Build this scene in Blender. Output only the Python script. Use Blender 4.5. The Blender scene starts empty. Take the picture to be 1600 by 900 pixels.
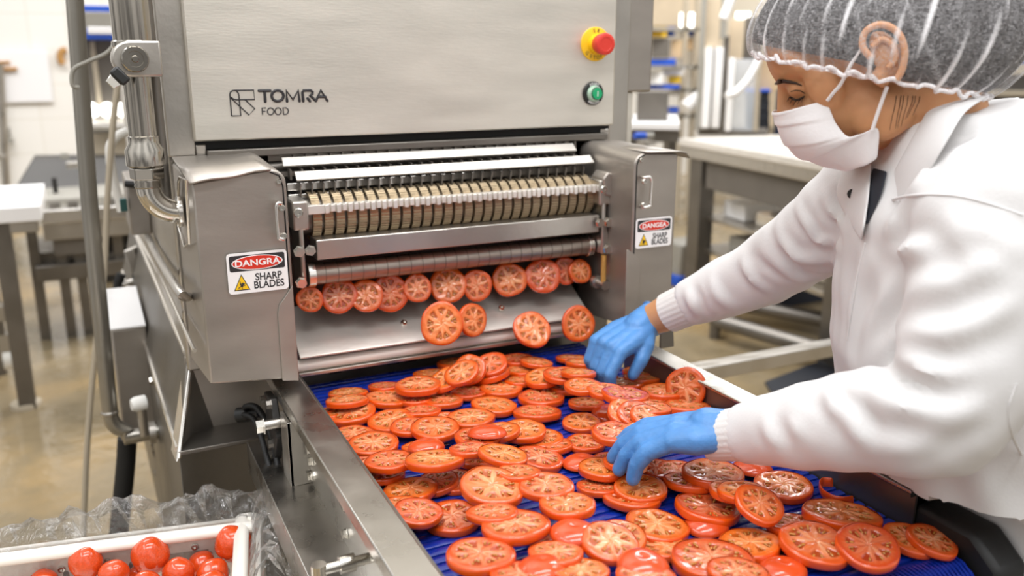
import bpy, bmesh, math, random
import numpy as np
from mathutils import Vector, Matrix, Euler
from math import sin, cos, pi, radians as R

S = bpy.context.scene
COL = S.collection
# ---------------------------------------------------------------- camera, light, exposure
FPX, PITCH, YAW = 1375.0, R(14.9), R(25.9)
CAM = Vector((0, 0, 1.46))
cam = bpy.data.cameras.new('camera'); camo = bpy.data.objects.new('camera', cam); COL.objects.link(camo)
cam.sensor_width = 36; cam.lens = FPX / 1600 * 36
camo.location = CAM; camo.rotation_euler = Euler((pi/2 - PITCH, 0, -YAW), 'XYZ')
cam.clip_start = .05; cam.clip_end = 60
cam.dof.use_dof = True; cam.dof.focus_distance = 1.22; cam.dof.aperture_fstop = 3.3
S.camera = camo
S.view_settings.view_transform = 'Standard'
S.view_settings.look = 'None'
S.view_settings.gamma = 1
S.view_settings.use_curve_mapping = False
S.view_settings.exposure = 0.17
W = bpy.data.worlds.new('world'); S.world = W; W.use_nodes = True
nt = W.node_tree; bgn = nt.nodes['Background']
tc = nt.nodes.new('ShaderNodeTexCoord'); sx = nt.nodes.new('ShaderNodeSeparateXYZ'); cr = nt.nodes.new('ShaderNodeValToRGB')
nt.links.new(tc.outputs['Generated'], sx.inputs[0]); nt.links.new(sx.outputs['Z'], cr.inputs[0]); 
nzw = nt.nodes.new('ShaderNodeTexNoise'); nzw.inputs['Scale'].default_value = 2.6; nzw.inputs['Detail'].default_value = 3; nt.links.new(tc.outputs['Generated'], nzw.inputs[0])
mpw = nt.nodes.new('ShaderNodeMapRange'); mpw.inputs[1].default_value = .38; mpw.inputs[2].default_value = .62; mpw.inputs[3].default_value = .28; mpw.inputs[4].default_value = 1.35; nt.links.new(nzw.outputs[0], mpw.inputs[0])
mxw = nt.nodes.new('ShaderNodeVectorMath'); mxw.operation = 'SCALE'; nt.links.new(cr.outputs[0], mxw.inputs[0]); nt.links.new(mpw.outputs[0], mxw.inputs['Scale']); nt.links.new(mxw.outputs[0], bgn.inputs[0])
e = cr.color_ramp.elements
e[0].position = 0.0; e[0].color = (.40, .38, .36, 1); e[1].position = .55; e[1].color = (.98, .98, .97, 1)
bgn.inputs[1].default_value = 1.12
def area(name, loc, size, power, rot=(0, 0, 0), col=(.98, .98, 1)):
    l = bpy.data.lights.new(name, 'AREA'); l.shape = 'RECTANGLE'; l.size, l.size_y = size; l.energy = power; l.color = col
    o = bpy.data.objects.new(name, l); COL.objects.link(o); o.location = loc; o.rotation_euler = rot
    return o
area('ceiling_lamp', (.2, -.2, 3.4), (2.2, .5), 34)
area('ceiling_lamp', (.5, 1.1, 3.5), (2.4, .4), 30)
area('ceiling_lamp', (-1.6, .8, 3.4), (.5, 2.4), 22)
area('ceiling_lamp', (2.8, 1.2, 3.4), (.5, 2.4), 26)
area('ceiling_lamp', (0, 5.5, 4.2), (4, 1), 170)
area('ceiling_lamp', (4.6, 5.0, 4.2), (4, 1), 190)

# ---------------------------------------------------------------- pixel -> point of a chosen plane (1600 x 900 frame)
fw = Vector((sin(YAW)*cos(PITCH), cos(YAW)*cos(PITCH), -sin(PITCH)))
rt = Vector((cos(YAW), -sin(YAW), 0)); upv = rt.cross(fw)
def ray(x, y): return fw + rt*((x-800)/FPX) + upv*((450-y)/FPX)
def PX(x, y, X): d = ray(x, y); return CAM + d*((X-CAM.x)/d.x)
def PY(x, y, Y): d = ray(x, y); return CAM + d*((Y-CAM.y)/d.y)
def PZ(x, y, Z): d = ray(x, y); return CAM + d*((Z-CAM.z)/d.z)
def PD(x, y, D): return CAM + ray(x, y)*D

# ---------------------------------------------------------------- materials
MATS = {}
def lin(h):
    h = h.lstrip('#'); v = [int(h[i:i+2], 16)/255 for i in (0, 2, 4)]
    return tuple((c/12.92 if c <= .04045 else ((c+.055)/1.055)**2.4) for c in v) + (1,)
def mat(name, col, rough=.5, metal=0, bump=0, bscale=40, var=0, vscale=8, stretch=None, rvar=0, coat=0, sss=0, trans=0, emit=0, spec=None, ior=None):
    m = bpy.data.materials.new(name); m.use_nodes = True; n = m.node_tree.nodes; L = m.node_tree.links
    p = n['Principled BSDF']
    c = lin(col) if isinstance(col, str) else tuple(col) + (1,)
    p.inputs['Base Color'].default_value = c; p.inputs['Roughness'].default_value = rough; p.inputs['Metallic'].default_value = metal
    p.inputs['Coat Weight'].default_value = coat; p.inputs['Coat Roughness'].default_value = .08
    if spec is not None: p.inputs['Specular IOR Level'].default_value = spec
    if ior: p.inputs['IOR'].default_value = ior
    if trans: p.inputs['Transmission Weight'].default_value = trans
    if sss:
        p.inputs['Subsurface Weight'].default_value = sss; p.inputs['Subsurface Radius'].default_value = (.01, .004, .002); p.inputs['Subsurface Scale'].default_value = .6
    if emit: p.inputs['Emission Color'].default_value = c; p.inputs['Emission Strength'].default_value = emit
    if bump or var or rvar:
        t = n.new('ShaderNodeTexCoord'); mp = n.new('ShaderNodeMapping'); L.new(t.outputs['Object'], mp.inputs[0])
        if stretch: mp.inputs['Scale'].default_value = stretch
    if var or rvar:
        nz = n.new('ShaderNodeTexNoise'); nz.inputs['Scale'].default_value = vscale; nz.inputs['Detail'].default_value = 6; L.new(mp.outputs[0], nz.inputs[0])
        if var:
            mx = n.new('ShaderNodeMix'); mx.data_type = 'RGBA'
            mx.inputs['A'].default_value = tuple(max(0, x*(1-var)) for x in c[:3]) + (1,); mx.inputs['B'].default_value = tuple(min(1, x*(1+var)) for x in c[:3]) + (1,)
            cr = n.new('ShaderNodeMapRange'); cr.inputs[1].default_value = .3; cr.inputs[2].default_value = .7
            L.new(nz.outputs[0], cr.inputs[0]); L.new(cr.outputs[0], mx.inputs['Factor']); L.new(mx.outputs['Result'], p.inputs['Base Color'])
        if rvar:
            mr = n.new('ShaderNodeMapRange'); mr.inputs[1].default_value = .3; mr.inputs[2].default_value = .7
            mr.inputs[3].default_value = max(0, rough-rvar); mr.inputs[4].default_value = rough+rvar
            L.new(nz.outputs[0], mr.inputs[0]); L.new(mr.outputs[0], p.inputs['Roughness'])
    if bump:
        nb = n.new('ShaderNodeTexNoise'); nb.inputs['Scale'].default_value = bscale; nb.inputs['Detail'].default_value = 4; L.new(mp.outputs[0], nb.inputs[0])
        b = n.new('ShaderNodeBump'); b.inputs['Strength'].default_value = bump; b.inputs['Distance'].default_value = .01
        L.new(nb.outputs[0], b.inputs['Height']); L.new(b.outputs[0], p.inputs['Normal'])
    MATS[name] = m
    return m
mat('steel_panel', '#e0dbd0', .44, .8, .04, 60, .07, 5, (1, 1, 6), .05)
mat('steel', '#bdb8b0', .34, .95, .04, 90, .08, 9, (1, 6, 1), .07)
mat('steel_guard', '#aaa39b', .46, .85, .03, 80, .08, 6, (1, 1, 3), .06)
mat('steel_dark', '#7d7871', .42, .9, .05, 60, .16, 7, None, .08)
mat('steel_black', '#3d3b39', .5, .7, .05, 60, .25, 9)
mat('steel_bright', '#e4e0da', .2, 1, .02, 60, .04, 20, None, .06)
mat('steel_rail', '#c2beb7', .3, 1, .015, 160, .05, 18, None, .06)
mat('steel_white', '#efebe4', .33, .65, .02, 80, .04, 20)
mat('chute_steel', '#dcd5cc', .35, .6, .06, 70, .05, 14)
mat('chrome', '#d8d4cc', .12, 1)
mat('pipe_steel', '#b4afa6', .18, 1, .01, 30, .06, 12, None, .04)
mat('pole_grey', '#a9a59c', .3, .9, .03, 60, .08, 8)
mat('hopper_grey', '#4b4844', .6, 0, 0, 1, .1, 4)
mat('gap_black', '#0b0b0b', .7)
mat('rubber', '#151515', .55, 0, .05, 60)
mat('plastic_black', '#1d1d1c', .4)
mat('ink', '#2c2a2c', .6)
mat('red', '#d5331f', .4); mat('red_button', '#d83a2c', .42); mat('yellow', '#f5c518', .4); mat('green', '#19a56b', .35); mat('pale_green', '#b9d8c2', .3, .2)
mat('white_label', '#f4f2f1', .35); mat('white_plastic', '#f0eee8', .45, sss=.0); mat('milk_plastic', '#efe9df', .4, 0, .02, 30, .03, 10)
mat('brass_disc', '#a8967a', .42, .75, .2, 160, .18, 30, None, .1)
mat('ring_steel', '#a59a90', .36, .95, .05, 100, .12, 25, (1, 4, 4))
mat('belt_blue', '#09288a', .28, 0, .1, 90, .12, 30, None, .08, .2)
mat('belt_dark', '#071a5c', .45)
mat('glove', '#5089c6', .42, 0, .25, 60, .08, 40, sss=.1)
mat('coat', '#dbd9d8', .8, 0, .05, 260, .012, 6)
mat('cuff', '#dad7d4', .85, 0, .12, 320)
mat('mask_white', '#eeeaea', .8, 0, .08, 300)
mat('skin', '#cc9468', .5, 0, .06, 220, .09, 30, sss=.25)
mat('ear_skin', '#e0a58f', .5, 0, .03, 200, .06, 30, sss=.25)
mat('hair', '#26201f', .55, 0, .6, 120, .35, 60, (1, 1, 4))
mat('brow', '#3b2a20', .7)
mat('navy', '#20232c', .8); mat('trousers', '#d9d7d2', .8); mat('boot', '#e9e7e2', .4)
mat('tomato_skin', '#d44c1c', .16, 0, .02, 40, .16, 14, coat=.5, sss=.15)
mat('slice_skin', '#da500c', .22, 0, .05, 70, .12, 30, coat=.5, sss=.1)
mat('seed', '#b87a30', .2, 0, 0, 1, .25, 300, coat=.6)
mat('stem_scar', '#b98b45', .6, 0, .3, 200)
mat('cardboard', '#d8bb92', .8, 0, 0, 1, .08, 5)
mat('crate_blue', '#1f55c4', .45); mat('cloth_white', '#f3f1ee', .7); mat('tan_panel', '#d6c4a8', .7, 0, 0, 1, .08, 4)
mat('grey_block', '#6d675f', .6, .2, 0, 1, .1, 5); mat('tray_black', '#25282f', .5); mat('navy_box', '#1d2438', .5)
mat('hose_beige', '#b9ad98', .55); mat('hose_grey', '#9a968c', .5); mat('brown_wood', '#b98a4e', .6); mat('teal', '#24504c', .5); mat('yellow_bin', '#e2b82a', .5)
mat('bright_lamp', (1, .97, .9), .5, emit=3)
def glass(name, col=(1, 1, 1), transp=.8, rough=.1):
    m = bpy.data.materials.new(name); m.use_nodes = True; n = m.node_tree.nodes; L = m.node_tree.links
    p = n['Principled BSDF']; p.inputs['Base Color'].default_value = tuple(col) + (1,); p.inputs['Roughness'].default_value = rough
    out = n['Material Output']; t = n.new('ShaderNodeBsdfTransparent'); mx = n.new('ShaderNodeMixShader'); mx.inputs[0].default_value = 1-transp
    L.new(t.outputs[0], mx.inputs[1]); L.new(p.outputs[0], mx.inputs[2]); L.new(mx.outputs[0], out.inputs[0])
    MATS[name] = m; return m
glass('plexi', (.9, .95, 1), .7)
def film():
    m = bpy.data.materials.new('bag_film'); m.use_nodes = True; n = m.node_tree.nodes; L = m.node_tree.links
    out = n['Material Output']; n.remove(n['Principled BSDF'])
    t = n.new('ShaderNodeBsdfTransparent'); t.inputs[0].default_value = (.96, .96, .96, 1)
    g = n.new('ShaderNodeBsdfGlossy'); g.inputs['Roughness'].default_value = .06
    d = n.new('ShaderNodeBsdfDiffuse'); d.inputs[0].default_value = (.95, .95, .95, 1)
    lw = n.new('ShaderNodeLayerWeight'); lw.inputs[0].default_value = .35
    a = n.new('ShaderNodeMixShader'); b = n.new('ShaderNodeMixShader')
    mr = n.new('ShaderNodeMapRange'); mr.inputs[3].default_value = .07; mr.inputs[4].default_value = .6
    L.new(lw.outputs['Fresnel'], mr.inputs[0]); L.new(mr.outputs[0], a.inputs[0]); L.new(t.outputs[0], a.inputs[1]); L.new(g.outputs[0], a.inputs[2])
    mr2 = n.new('ShaderNodeMapRange'); mr2.inputs[3].default_value = .01; mr2.inputs[4].default_value = .09
    L.new(lw.outputs['Facing'], mr2.inputs[0]); L.new(mr2.outputs[0], b.inputs[0]); L.new(a.outputs[0], b.inputs[1]); L.new(d.outputs[0], b.inputs[2])
    tc = n.new('ShaderNodeTexCoord'); nz = n.new('ShaderNodeTexNoise'); nz.inputs['Scale'].default_value = 22; nz.inputs['Detail'].default_value = 5; nz.inputs['Distortion'].default_value = 1.2
    bp = n.new('ShaderNodeBump'); bp.inputs['Strength'].default_value = .9; bp.inputs['Distance'].default_value = .03
    L.new(tc.outputs['Object'], nz.inputs[0]); L.new(nz.outputs[0], bp.inputs['Height']); L.new(bp.outputs[0], g.inputs['Normal'])
    L.new(b.outputs[0], out.inputs[0]); MATS['bag_film'] = m
film()
def net():
    m = bpy.data.materials.new('hair_net'); m.use_nodes = True; n = m.node_tree.nodes; L = m.node_tree.links
    out = n['Material Output']; p = n['Principled BSDF']; p.inputs['Base Color'].default_value = (.93, .91, .92, 1); p.inputs['Roughness'].default_value = .8
    t = n.new('ShaderNodeBsdfTransparent'); mx = n.new('ShaderNodeMixShader')
    at = n.new('ShaderNodeAttribute'); at.attribute_name = 'ridge'
    tc = n.new('ShaderNodeTexCoord'); nz = n.new('ShaderNodeTexNoise'); nz.inputs['Scale'].default_value = 160; nz.inputs['Detail'].default_value = 5; nz.inputs['Distortion'].default_value = 2.5
    L.new(tc.outputs['Object'], nz.inputs[0])
    mr = n.new('ShaderNodeMapRange'); mr.inputs[1].default_value = .38; mr.inputs[2].default_value = .7; mr.inputs[3].default_value = .04; mr.inputs[4].default_value = .30
    L.new(nz.outputs[0], mr.inputs[0])
    ad = n.new('ShaderNodeMath'); ad.operation = 'ADD'; ad.use_clamp = True
    L.new(mr.outputs[0], ad.inputs[0]); L.new(at.outputs['Fac'], ad.inputs[1]); L.new(ad.outputs[0], mx.inputs[0])
    L.new(t.outputs[0], mx.inputs[1]); L.new(p.outputs[0], mx.inputs[2]); L.new(mx.outputs[0], out.inputs[0]); MATS['hair_net'] = m
net()
def flesh():
    m = bpy.data.materials.new('tomato_flesh'); m.use_nodes = True; n = m.node_tree.nodes; L = m.node_tree.links
    p = n['Principled BSDF']; p.inputs['Roughness'].default_value = .16; p.inputs['Coat Weight'].default_value = .5; p.inputs['Coat Roughness'].default_value = .06
    p.inputs['Subsurface Weight'].default_value = .12; p.inputs['Subsurface Radius'].default_value = (.008, .003, .001); p.inputs['Subsurface Scale'].default_value = .5
    at = n.new('ShaderNodeAttribute'); at.attribute_name = 'mask'; sp = n.new('ShaderNodeSeparateColor'); L.new(at.outputs['Color'], sp.inputs[0])
    oi = n.new('ShaderNodeObjectInfo')
    tc = n.new('ShaderNodeTexCoord'); nz = n.new('ShaderNodeTexNoise'); nz.inputs['Scale'].default_value = 140; nz.inputs['Detail'].default_value = 5; L.new(tc.outputs['Object'], nz.inputs[0])
    def mix(a, b, f):
        x = n.new('ShaderNodeMix'); x.data_type = 'RGBA'
        for k, v in (('A', a), ('B', b)):
            if isinstance(v, tuple): x.inputs[k].default_value = v
            else: L.new(v, x.inputs[k])
        if isinstance(f, float): x.inputs['Factor'].default_value = f
        else: L.new(f, x.inputs['Factor'])
        return x.outputs['Result']
    f0 = mix(lin('#d65210'), lin('#e07030'), nz.outputs[0])
    f1 = mix(f0, lin('#efa878'), sp.outputs[2])
    f2 = mix(f1, mix(lin('#a8330c'), lin('#b4561c'), nz.outputs[0]), sp.outputs[0])
    f3 = mix(f2, lin('#d44a10'), sp.outputs[1])
    hs = n.new('ShaderNodeHueSaturation'); L.new(f3, hs.inputs['Color'])
    mr = n.new('ShaderNodeMapRange'); mr.inputs[3].default_value = .492; mr.inputs[4].default_value = .508; L.new(oi.outputs['Random'], mr.inputs[0]); L.new(mr.outputs[0], hs.inputs['Hue'])
    mv = n.new('ShaderNodeMapRange'); mv.inputs[3].default_value = .84; mv.inputs[4].default_value = 1.02; L.new(oi.outputs['Random'], mv.inputs[0]); L.new(mv.outputs[0], hs.inputs['Value'])
    L.new(hs.outputs[0], p.inputs['Base Color'])
    bp = n.new('ShaderNodeBump'); bp.inputs['Strength'].default_value = .35; bp.inputs['Distance'].default_value = .003; L.new(nz.outputs[0], bp.inputs['Height']); L.new(bp.outputs[0], p.inputs['Normal'])
    MATS['tomato_flesh'] = m
flesh()
def floor_mat():
    m = bpy.data.materials.new('wet_floor'); m.use_nodes = True; n = m.node_tree.nodes; L = m.node_tree.links
    p = n['Principled BSDF']; tc = n.new('ShaderNodeTexCoord')
    a = n.new('ShaderNodeTexNoise'); a.inputs['Scale'].default_value = 1.1; a.inputs['Detail'].default_value = 7; a.inputs['Roughness'].default_value = .6; L.new(tc.outputs['Object'], a.inputs[0])
    r = n.new('ShaderNodeValToRGB'); r.color_ramp.elements[0].position = .32; r.color_ramp.elements[0].color = lin('#5f5541'); r.color_ramp.elements[1].position = .7; r.color_ramp.elements[1].color = lin('#a98d60')
    x = r.color_ramp.elements.new(.5); x.color = lin('#86765a')
    L.new(a.outputs[0], r.inputs[0]); L.new(r.outputs[0], p.inputs['Base Color'])
    b = n.new('ShaderNodeTexNoise'); b.inputs['Scale'].default_value = 1.6; b.inputs['Detail'].default_value = 4; L.new(tc.outputs['Object'], b.inputs[0])
    mr = n.new('ShaderNodeMapRange'); mr.inputs[1].default_value = .4; mr.inputs[2].default_value = .62; mr.inputs[3].default_value = .06; mr.inputs[4].default_value = .38; L.new(b.outputs[0], mr.inputs[0]); L.new(mr.outputs[0], p.inputs['Roughness'])
    c = n.new('ShaderNodeTexNoise'); c.inputs['Scale'].default_value = 14; c.inputs['Detail'].default_value = 5; L.new(tc.outputs['Object'], c.inputs[0])
    bp = n.new('ShaderNodeBump'); bp.inputs['Strength'].default_value = .25; bp.inputs['Distance'].default_value = .02; L.new(c.outputs[0], bp.inputs['Height']); L.new(bp.outputs[0], p.inputs['Normal'])
    MATS['wet_floor'] = m
floor_mat()
def tile_mat():
    m = bpy.data.materials.new('wall_tiles'); m.use_nodes = True; n = m.node_tree.nodes; L = m.node_tree.links
    p = n['Principled BSDF']; p.inputs['Roughness'].default_value = .3
    tc = n.new('ShaderNodeTexCoord'); mp = n.new('ShaderNodeMapping'); mp.inputs['Rotation'].default_value = (pi/2, 0, 0); L.new(tc.outputs['Object'], mp.inputs[0])
    br = n.new('ShaderNodeTexBrick'); br.offset = 0; br.inputs['Color1'].default_value = lin('#f4f1ea'); br.inputs['Color2'].default_value = lin('#f2eee6'); br.inputs['Mortar'].default_value = lin('#eae5da')
    br.inputs['Scale'].default_value = 1; br.inputs['Mortar Size'].default_value = .006; br.inputs['Brick Width'].default_value = .3; br.inputs['Row Height'].default_value = .3
    L.new(mp.outputs[0], br.inputs[0]); L.new(br.outputs[0], p.inputs['Base Color']); MATS['wall_tiles'] = m
tile_mat()
mat('wall_cream', '#e6dcc8', .8, 0, 0, 1, .04, 2)

# ---------------------------------------------------------------- mesh helpers
class MB:
    def __init__(s): s.b = bmesh.new()
    def box(s, lo, hi, rot=None, piv=None):
        lo, hi = Vector(lo), Vector(hi); c = (lo+hi)/2; d = hi-lo
        M = Matrix.Translation(c) @ Matrix.Diagonal((d.x, d.y, d.z, 1))
        if rot is not None:
            pv = Vector(piv) if piv is not None else c
            M = Matrix.Translation(pv) @ Euler(rot).to_matrix().to_4x4() @ Matrix.Translation(-pv) @ M
        bmesh.ops.create_cube(s.b, size=1, matrix=M); return s
    def loft(s, rings, closed=True, cap=True):
        V = [[s.b.verts.new(p) for p in r] for r in rings]
        n = len(V[0])
        for a, b in zip(V, V[1:]):
            for i in range(n if closed else n-1):
                j = (i+1) % n
                try: s.b.faces.new((a[i], a[j], b[j], b[i]))
                except ValueError: pass
        if cap and closed:
            for r in (V[0][::-1], V[-1]):
                try: s.b.faces.new(r)
                except ValueError: pass
        return s
    def cyl(s, p0, p1, r0, r1=None, n=20, cap=True):
        return s.tube([p0, p1], [r0, r0 if r1 is None else r1], n, cap)
    def tube(s, path, rad, n=12, cap=True):
        path = [Vector(p) for p in path]
        if not isinstance(rad, (list, tuple)): rad = [rad]*len(path)
        rings = []; u = None
        for i, p in enumerate(path):
            d = (path[min(i+1, len(path)-1)] - path[max(i-1, 0)]).normalized()
            if u is None: u = d.orthogonal().normalized()
            u = (u - d*u.dot(d)).normalized(); v = d.cross(u)
            rings.append([p + (u*cos(2*pi*k/n) + v*sin(2*pi*k/n))*rad[i] for k in range(n)])
        return s.loft(rings, True, cap)
    def lathe(s, o, ax, prof, n=24, cap=True):
        o, ax = Vector(o), Vector(ax).normalized(); return s.tube2(o, ax, prof, n, cap)
    def tube2(s, o, ax, prof, n, cap):
        u = ax.orthogonal().normalized(); v = ax.cross(u)
        return s.loft([[o + ax*h + (u*cos(2*pi*k/n) + v*sin(2*pi*k/n))*max(r, 1e-5) for k in range(n)] for h, r in prof], True, cap)
    def prism(s, pts, off):
        off = Vector(off); pts = [Vector(p) for p in pts]
        return s.loft([pts, [p+off for p in pts]])
    def sheet(s, grid):
        V = [[s.b.verts.new(p) for p in r] for r in grid]
        for a, b in zip(V, V[1:]):
            for i in range(len(a)-1): s.b.faces.new((a[i], a[i+1], b[i+1], b[i]))
        return s
    def ball(s, c, r, n=16, scale=(1, 1, 1), rot=None):
        M = Matrix.Translation(Vector(c)) @ (rot.to_4x4() if rot is not None else Matrix.Identity(4)) @ Matrix.Diagonal((scale[0], scale[1], scale[2], 1))
        bmesh.ops.create_uvsphere(s.b, u_segments=n, v_segments=max(6, n//2), radius=r, matrix=M); return s
    def mesh(s, name):
        bmesh.ops.recalc_face_normals(s.b, faces=s.b.faces); me = bpy.data.meshes.new(name); s.b.to_mesh(me); s.b.free(); return me
    def build(s, name, m, parent=None, bev=0, smooth=True, **kw):
        return put(name, s.mesh(name), m, parent, bev, smooth, **kw)
def origin(p):
    """World position of an object (nothing in the scene is rotated through a parent)."""
    return p.location + (origin(p.parent) + p.matrix_parent_inverse.translation if p.parent is not None else Vector((0, 0, 0)))
def put(name, me, m, parent=None, bev=0, smooth=True, label=None, kind=None, solid=0, sub=0):
    o = bpy.data.objects.new(name, me); COL.objects.link(o)
    if m is not None: me.materials.append(MATS[m])
    if smooth:
        for f in me.polygons: f.use_smooth = True
        try: me.set_sharp_from_angle(angle=R(38))
        except Exception: pass
    if parent is not None:
        o.parent = parent; o.matrix_parent_inverse = Matrix.Translation(-origin(parent))
    if solid: md = o.modifiers.new('s', 'SOLIDIFY'); md.thickness = solid; md.offset = 0
    if bev: md = o.modifiers.new('b', 'BEVEL'); md.width = bev; md.segments = 2; md.limit_method = 'ANGLE'; md.harden_normals = False
    if sub: md = o.modifiers.new('u', 'SUBSURF'); md.levels = md.render_levels = sub
    if label: o['label'] = label
    if kind: o['kind'] = kind
    return o
def thing(name, label, cat, loc=(0, 0, 0), group=None):
    o = bpy.data.objects.new(name, None); COL.objects.link(o); o.location = loc; o.empty_display_size = .05
    return tag(o, label, cat, group)
def tag(o, label, cat, group=None):
    o['label'] = label; o['category'] = cat
    if group: o['group'] = group
    return o
def struct(o): o['kind'] = 'structure'; return o
def bez(pts, n=8):
    P = [Vector(p) for p in pts]; P = [P[0]*2-P[1]] + P + [P[-1]*2-P[-2]]; out = []
    for i in range(1, len(P)-2):
        a, b, c, d = P[i-1:i+3]
        for k in range(n):
            t = k/n
            out.append(.5*((2*b) + (c-a)*t + (2*a-5*b+4*c-d)*t*t + (3*b-a-3*c+d)*t**3))
    out.append(P[-2]); return out
def text(name, s, m, parent, o, ux, uy, size, thick=.0004, bold=0, align='CENTER', xs=1):
    """Lettering as a thin raised mesh: o = centre of the line, ux / uy = right and up of the surface."""
    cu = bpy.data.curves.new(name, 'FONT'); cu.body = s; cu.align_x = align; cu.align_y = 'CENTER'; cu.size = size; cu.extrude = thick; cu.offset = bold
    t = bpy.data.objects.new('t', cu); COL.objects.link(t); dg = bpy.context.evaluated_depsgraph_get()
    me = bpy.data.meshes.new_from_object(t.evaluated_get(dg)); bpy.data.objects.remove(t)
    ux, uy = Vector(ux).normalized(), Vector(uy).normalized(); uz = ux.cross(uy)
    M = Matrix((ux*xs, uy, uz)).transposed().to_4x4(); M.translation = Vector(o); me.transform(M); me.materials.clear()
    return put(name, me, m, parent, smooth=False)
def blend(mb, voxel, smooth=6, fac=.5):
    """One continuous surface out of overlapping closed solids."""
    me = mb.mesh('tmp'); o = bpy.data.objects.new('tmp', me); COL.objects.link(o)
    r = o.modifiers.new('r', 'REMESH'); r.mode = 'VOXEL'; r.voxel_size = voxel
    if smooth: q = o.modifiers.new('q', 'SMOOTH'); q.factor = fac; q.iterations = smooth
    dg = bpy.context.evaluated_depsgraph_get(); out = bpy.data.meshes.new_from_object(o.evaluated_get(dg)); bpy.data.objects.remove(o)
    return out
def co(me):
    a = np.empty(len(me.vertices)*3); me.vertices.foreach_get('co', a); return a.reshape(-1, 3)
def setco(me, a): me.vertices.foreach_set('co', a.ravel()); me.update()
def nrm(me):
    a = np.empty(len(me.vertices)*3); me.vertex_normals.foreach_get('vector', a); return a.reshape(-1, 3)
def bolt(parent, p, d, r=.007, h=.006, m='chrome', name='bolt'):
    d = Vector(d).normalized(); p = Vector(p)
    return MB().lathe(p, d, [(0, r*1.25), (.0015, r*1.25), (.0015, r), (h, r), (h, r*.6)], 6).build(name, m, parent, smooth=False)
def screw(parent, p, d, r=.006, name='screw'):
    d = Vector(d).normalized()
    return MB().lathe(p, d, [(0, r), (.003, r), (.0045, r*.8), (.0045, r*.42), (.0015, r*.42)], 16).build(name, 'chrome', parent)
# ---------------------------------------------------------------- setting
struct(MB().box((-3, -1.5, -.1), (12, 9.2, 0)).build('floor', 'wet_floor', smooth=False))
struct(MB().box((-3, 9.0, 0), (12, 9.2, 4.6)).build('wall_back', 'wall_tiles', smooth=False))
struct(MB().box((11.8, -1.5, 0), (12, 9.0, 4.6)).build('wall_right', 'wall_cream', smooth=False))
# ---------------------------------------------------------------- slicing machine
mc = thing('tomato_slicer', 'stainless steel slicing machine with lettered front panel, buttons and ribbed rollers', 'machine', (.55, 1.8, 0))
m = MB().box((.122, 1.53, .93), (.162, 2.9, 2.05)); m.box((.952, 1.53, .93), (.992, 2.9, 2.05)); m.box((.122, 2.86, .6), (.992, 2.9, 2.05)); m.box((.122, 1.53, 2.01), (.992, 2.9, 2.05)); m.box((.13, 1.62, .8), (.15, 2.88, .95))
m.build('housing', 'steel', mc, .004)
# front frame strips with the square lower corners
m = MB().box((.124, 1.512, 1.30), (.166, 1.532, 2.04)); m.box((.166, 1.512, 1.292), (.182, 1.532, 1.318)); m.build('frame_upright', 'steel', mc, .002)
m = MB().box((.949, 1.512, 1.285), (.992, 1.532, 2.04)); m.box((.93, 1.512, 1.285), (.95, 1.532, 1.316)); m.build('frame_upright', 'steel', mc, .002)
MB().box((.155, 1.514, 1.31), (.958, 1.55, 2.02)).build('panel_gap_shade', 'gap_black', mc)  # shade of the gap around the panel edges, put in as a black slab
MB().box((.163, 1.497, 1.324), (.950, 1.513, 2.03)).build('front_panel', 'steel_panel', mc, .003)
MB().box((.994, 1.535, 1.385), (1.062, 1.75, 2.04)).build('side_cover', 'steel_guard', mc, .004)
MB().box((.992, 1.54, 1.15), (1.022, 1.6, 1.385)).build('side_post', 'steel_panel', mc, .003)
yp = 1.4965
# emblem and lettering on the panel
lg = MB()
def strip(pts, w=.0011, closed=False, y=yp):
    P = [PY(a, b, y) for a, b in pts]
    if closed: P.append(P[0])
    lg.tube(P, w, 6)
def cp(x, y): return (340 + x*190/1600, 120 + y*80/673.7)
strip([cp(*q) for q in ((185, 515), (163, 262), (160, 235), (170, 200), (195, 182), (215, 178), (475, 175), (487, 298), (240, 302), (205, 290), (175, 265))])
strip([cp(*q) for q in ((215, 178), (245, 185), (270, 210), (280, 240), (305, 510), (185, 515))])
strip([cp(*q) for q in ((175, 280), (415, 503), (490, 420), (365, 305))])
lg.build('emblem', 'ink', mc)
lt = MB()
def strk(pts, r=.0024):
    P = [PY(*cp(a, b), yp) for a, b in pts]; lt.tube(P, r, 8)
    for q in (P[0], P[-1]): lt.ball(q, r, 8)
strk([(545, 184), (692, 182)]); strk([(618, 184), (628, 326)])
strk([(790+78*cos(t*pi/12), 250+72*sin(t*pi/12)) for t in range(25)])
strk([(915, 322), (905, 180), (992, 300), (1062, 178), (1078, 320)])
strk([(1128, 320), (1116, 205), (1130, 180), (1225, 178), (1252, 200), (1248, 228), (1215, 242), (1292, 316)]); strk([(1185, 285), (1215, 320)])
strk([(1296, 316), (1358, 176), (1445, 315)]); strk([(1322, 262), (1418, 262)])
lt.build('lettering', 'ink', mc)
lg = MB()
def cpy(x, y): return PY(*cp(x, y), yp)
for pts in ([(592, 500), (585, 410), (635, 410)], [(588, 455), (630, 455)], [(698+42*cos(t*pi/12), 455+45*sin(t*pi/12)) for t in range(25)], [(797+40*cos(t*pi/12), 453+45*sin(t*pi/12)) for t in range(25)],
            [(868, 495), (862, 407), (900, 407), (925, 425), (932, 450), (925, 478), (900, 494), (868, 495)]):
    lg.tube([cpy(*q) for q in pts], .001, 6)
lg.build('lettering', 'ink', mc)
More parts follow.
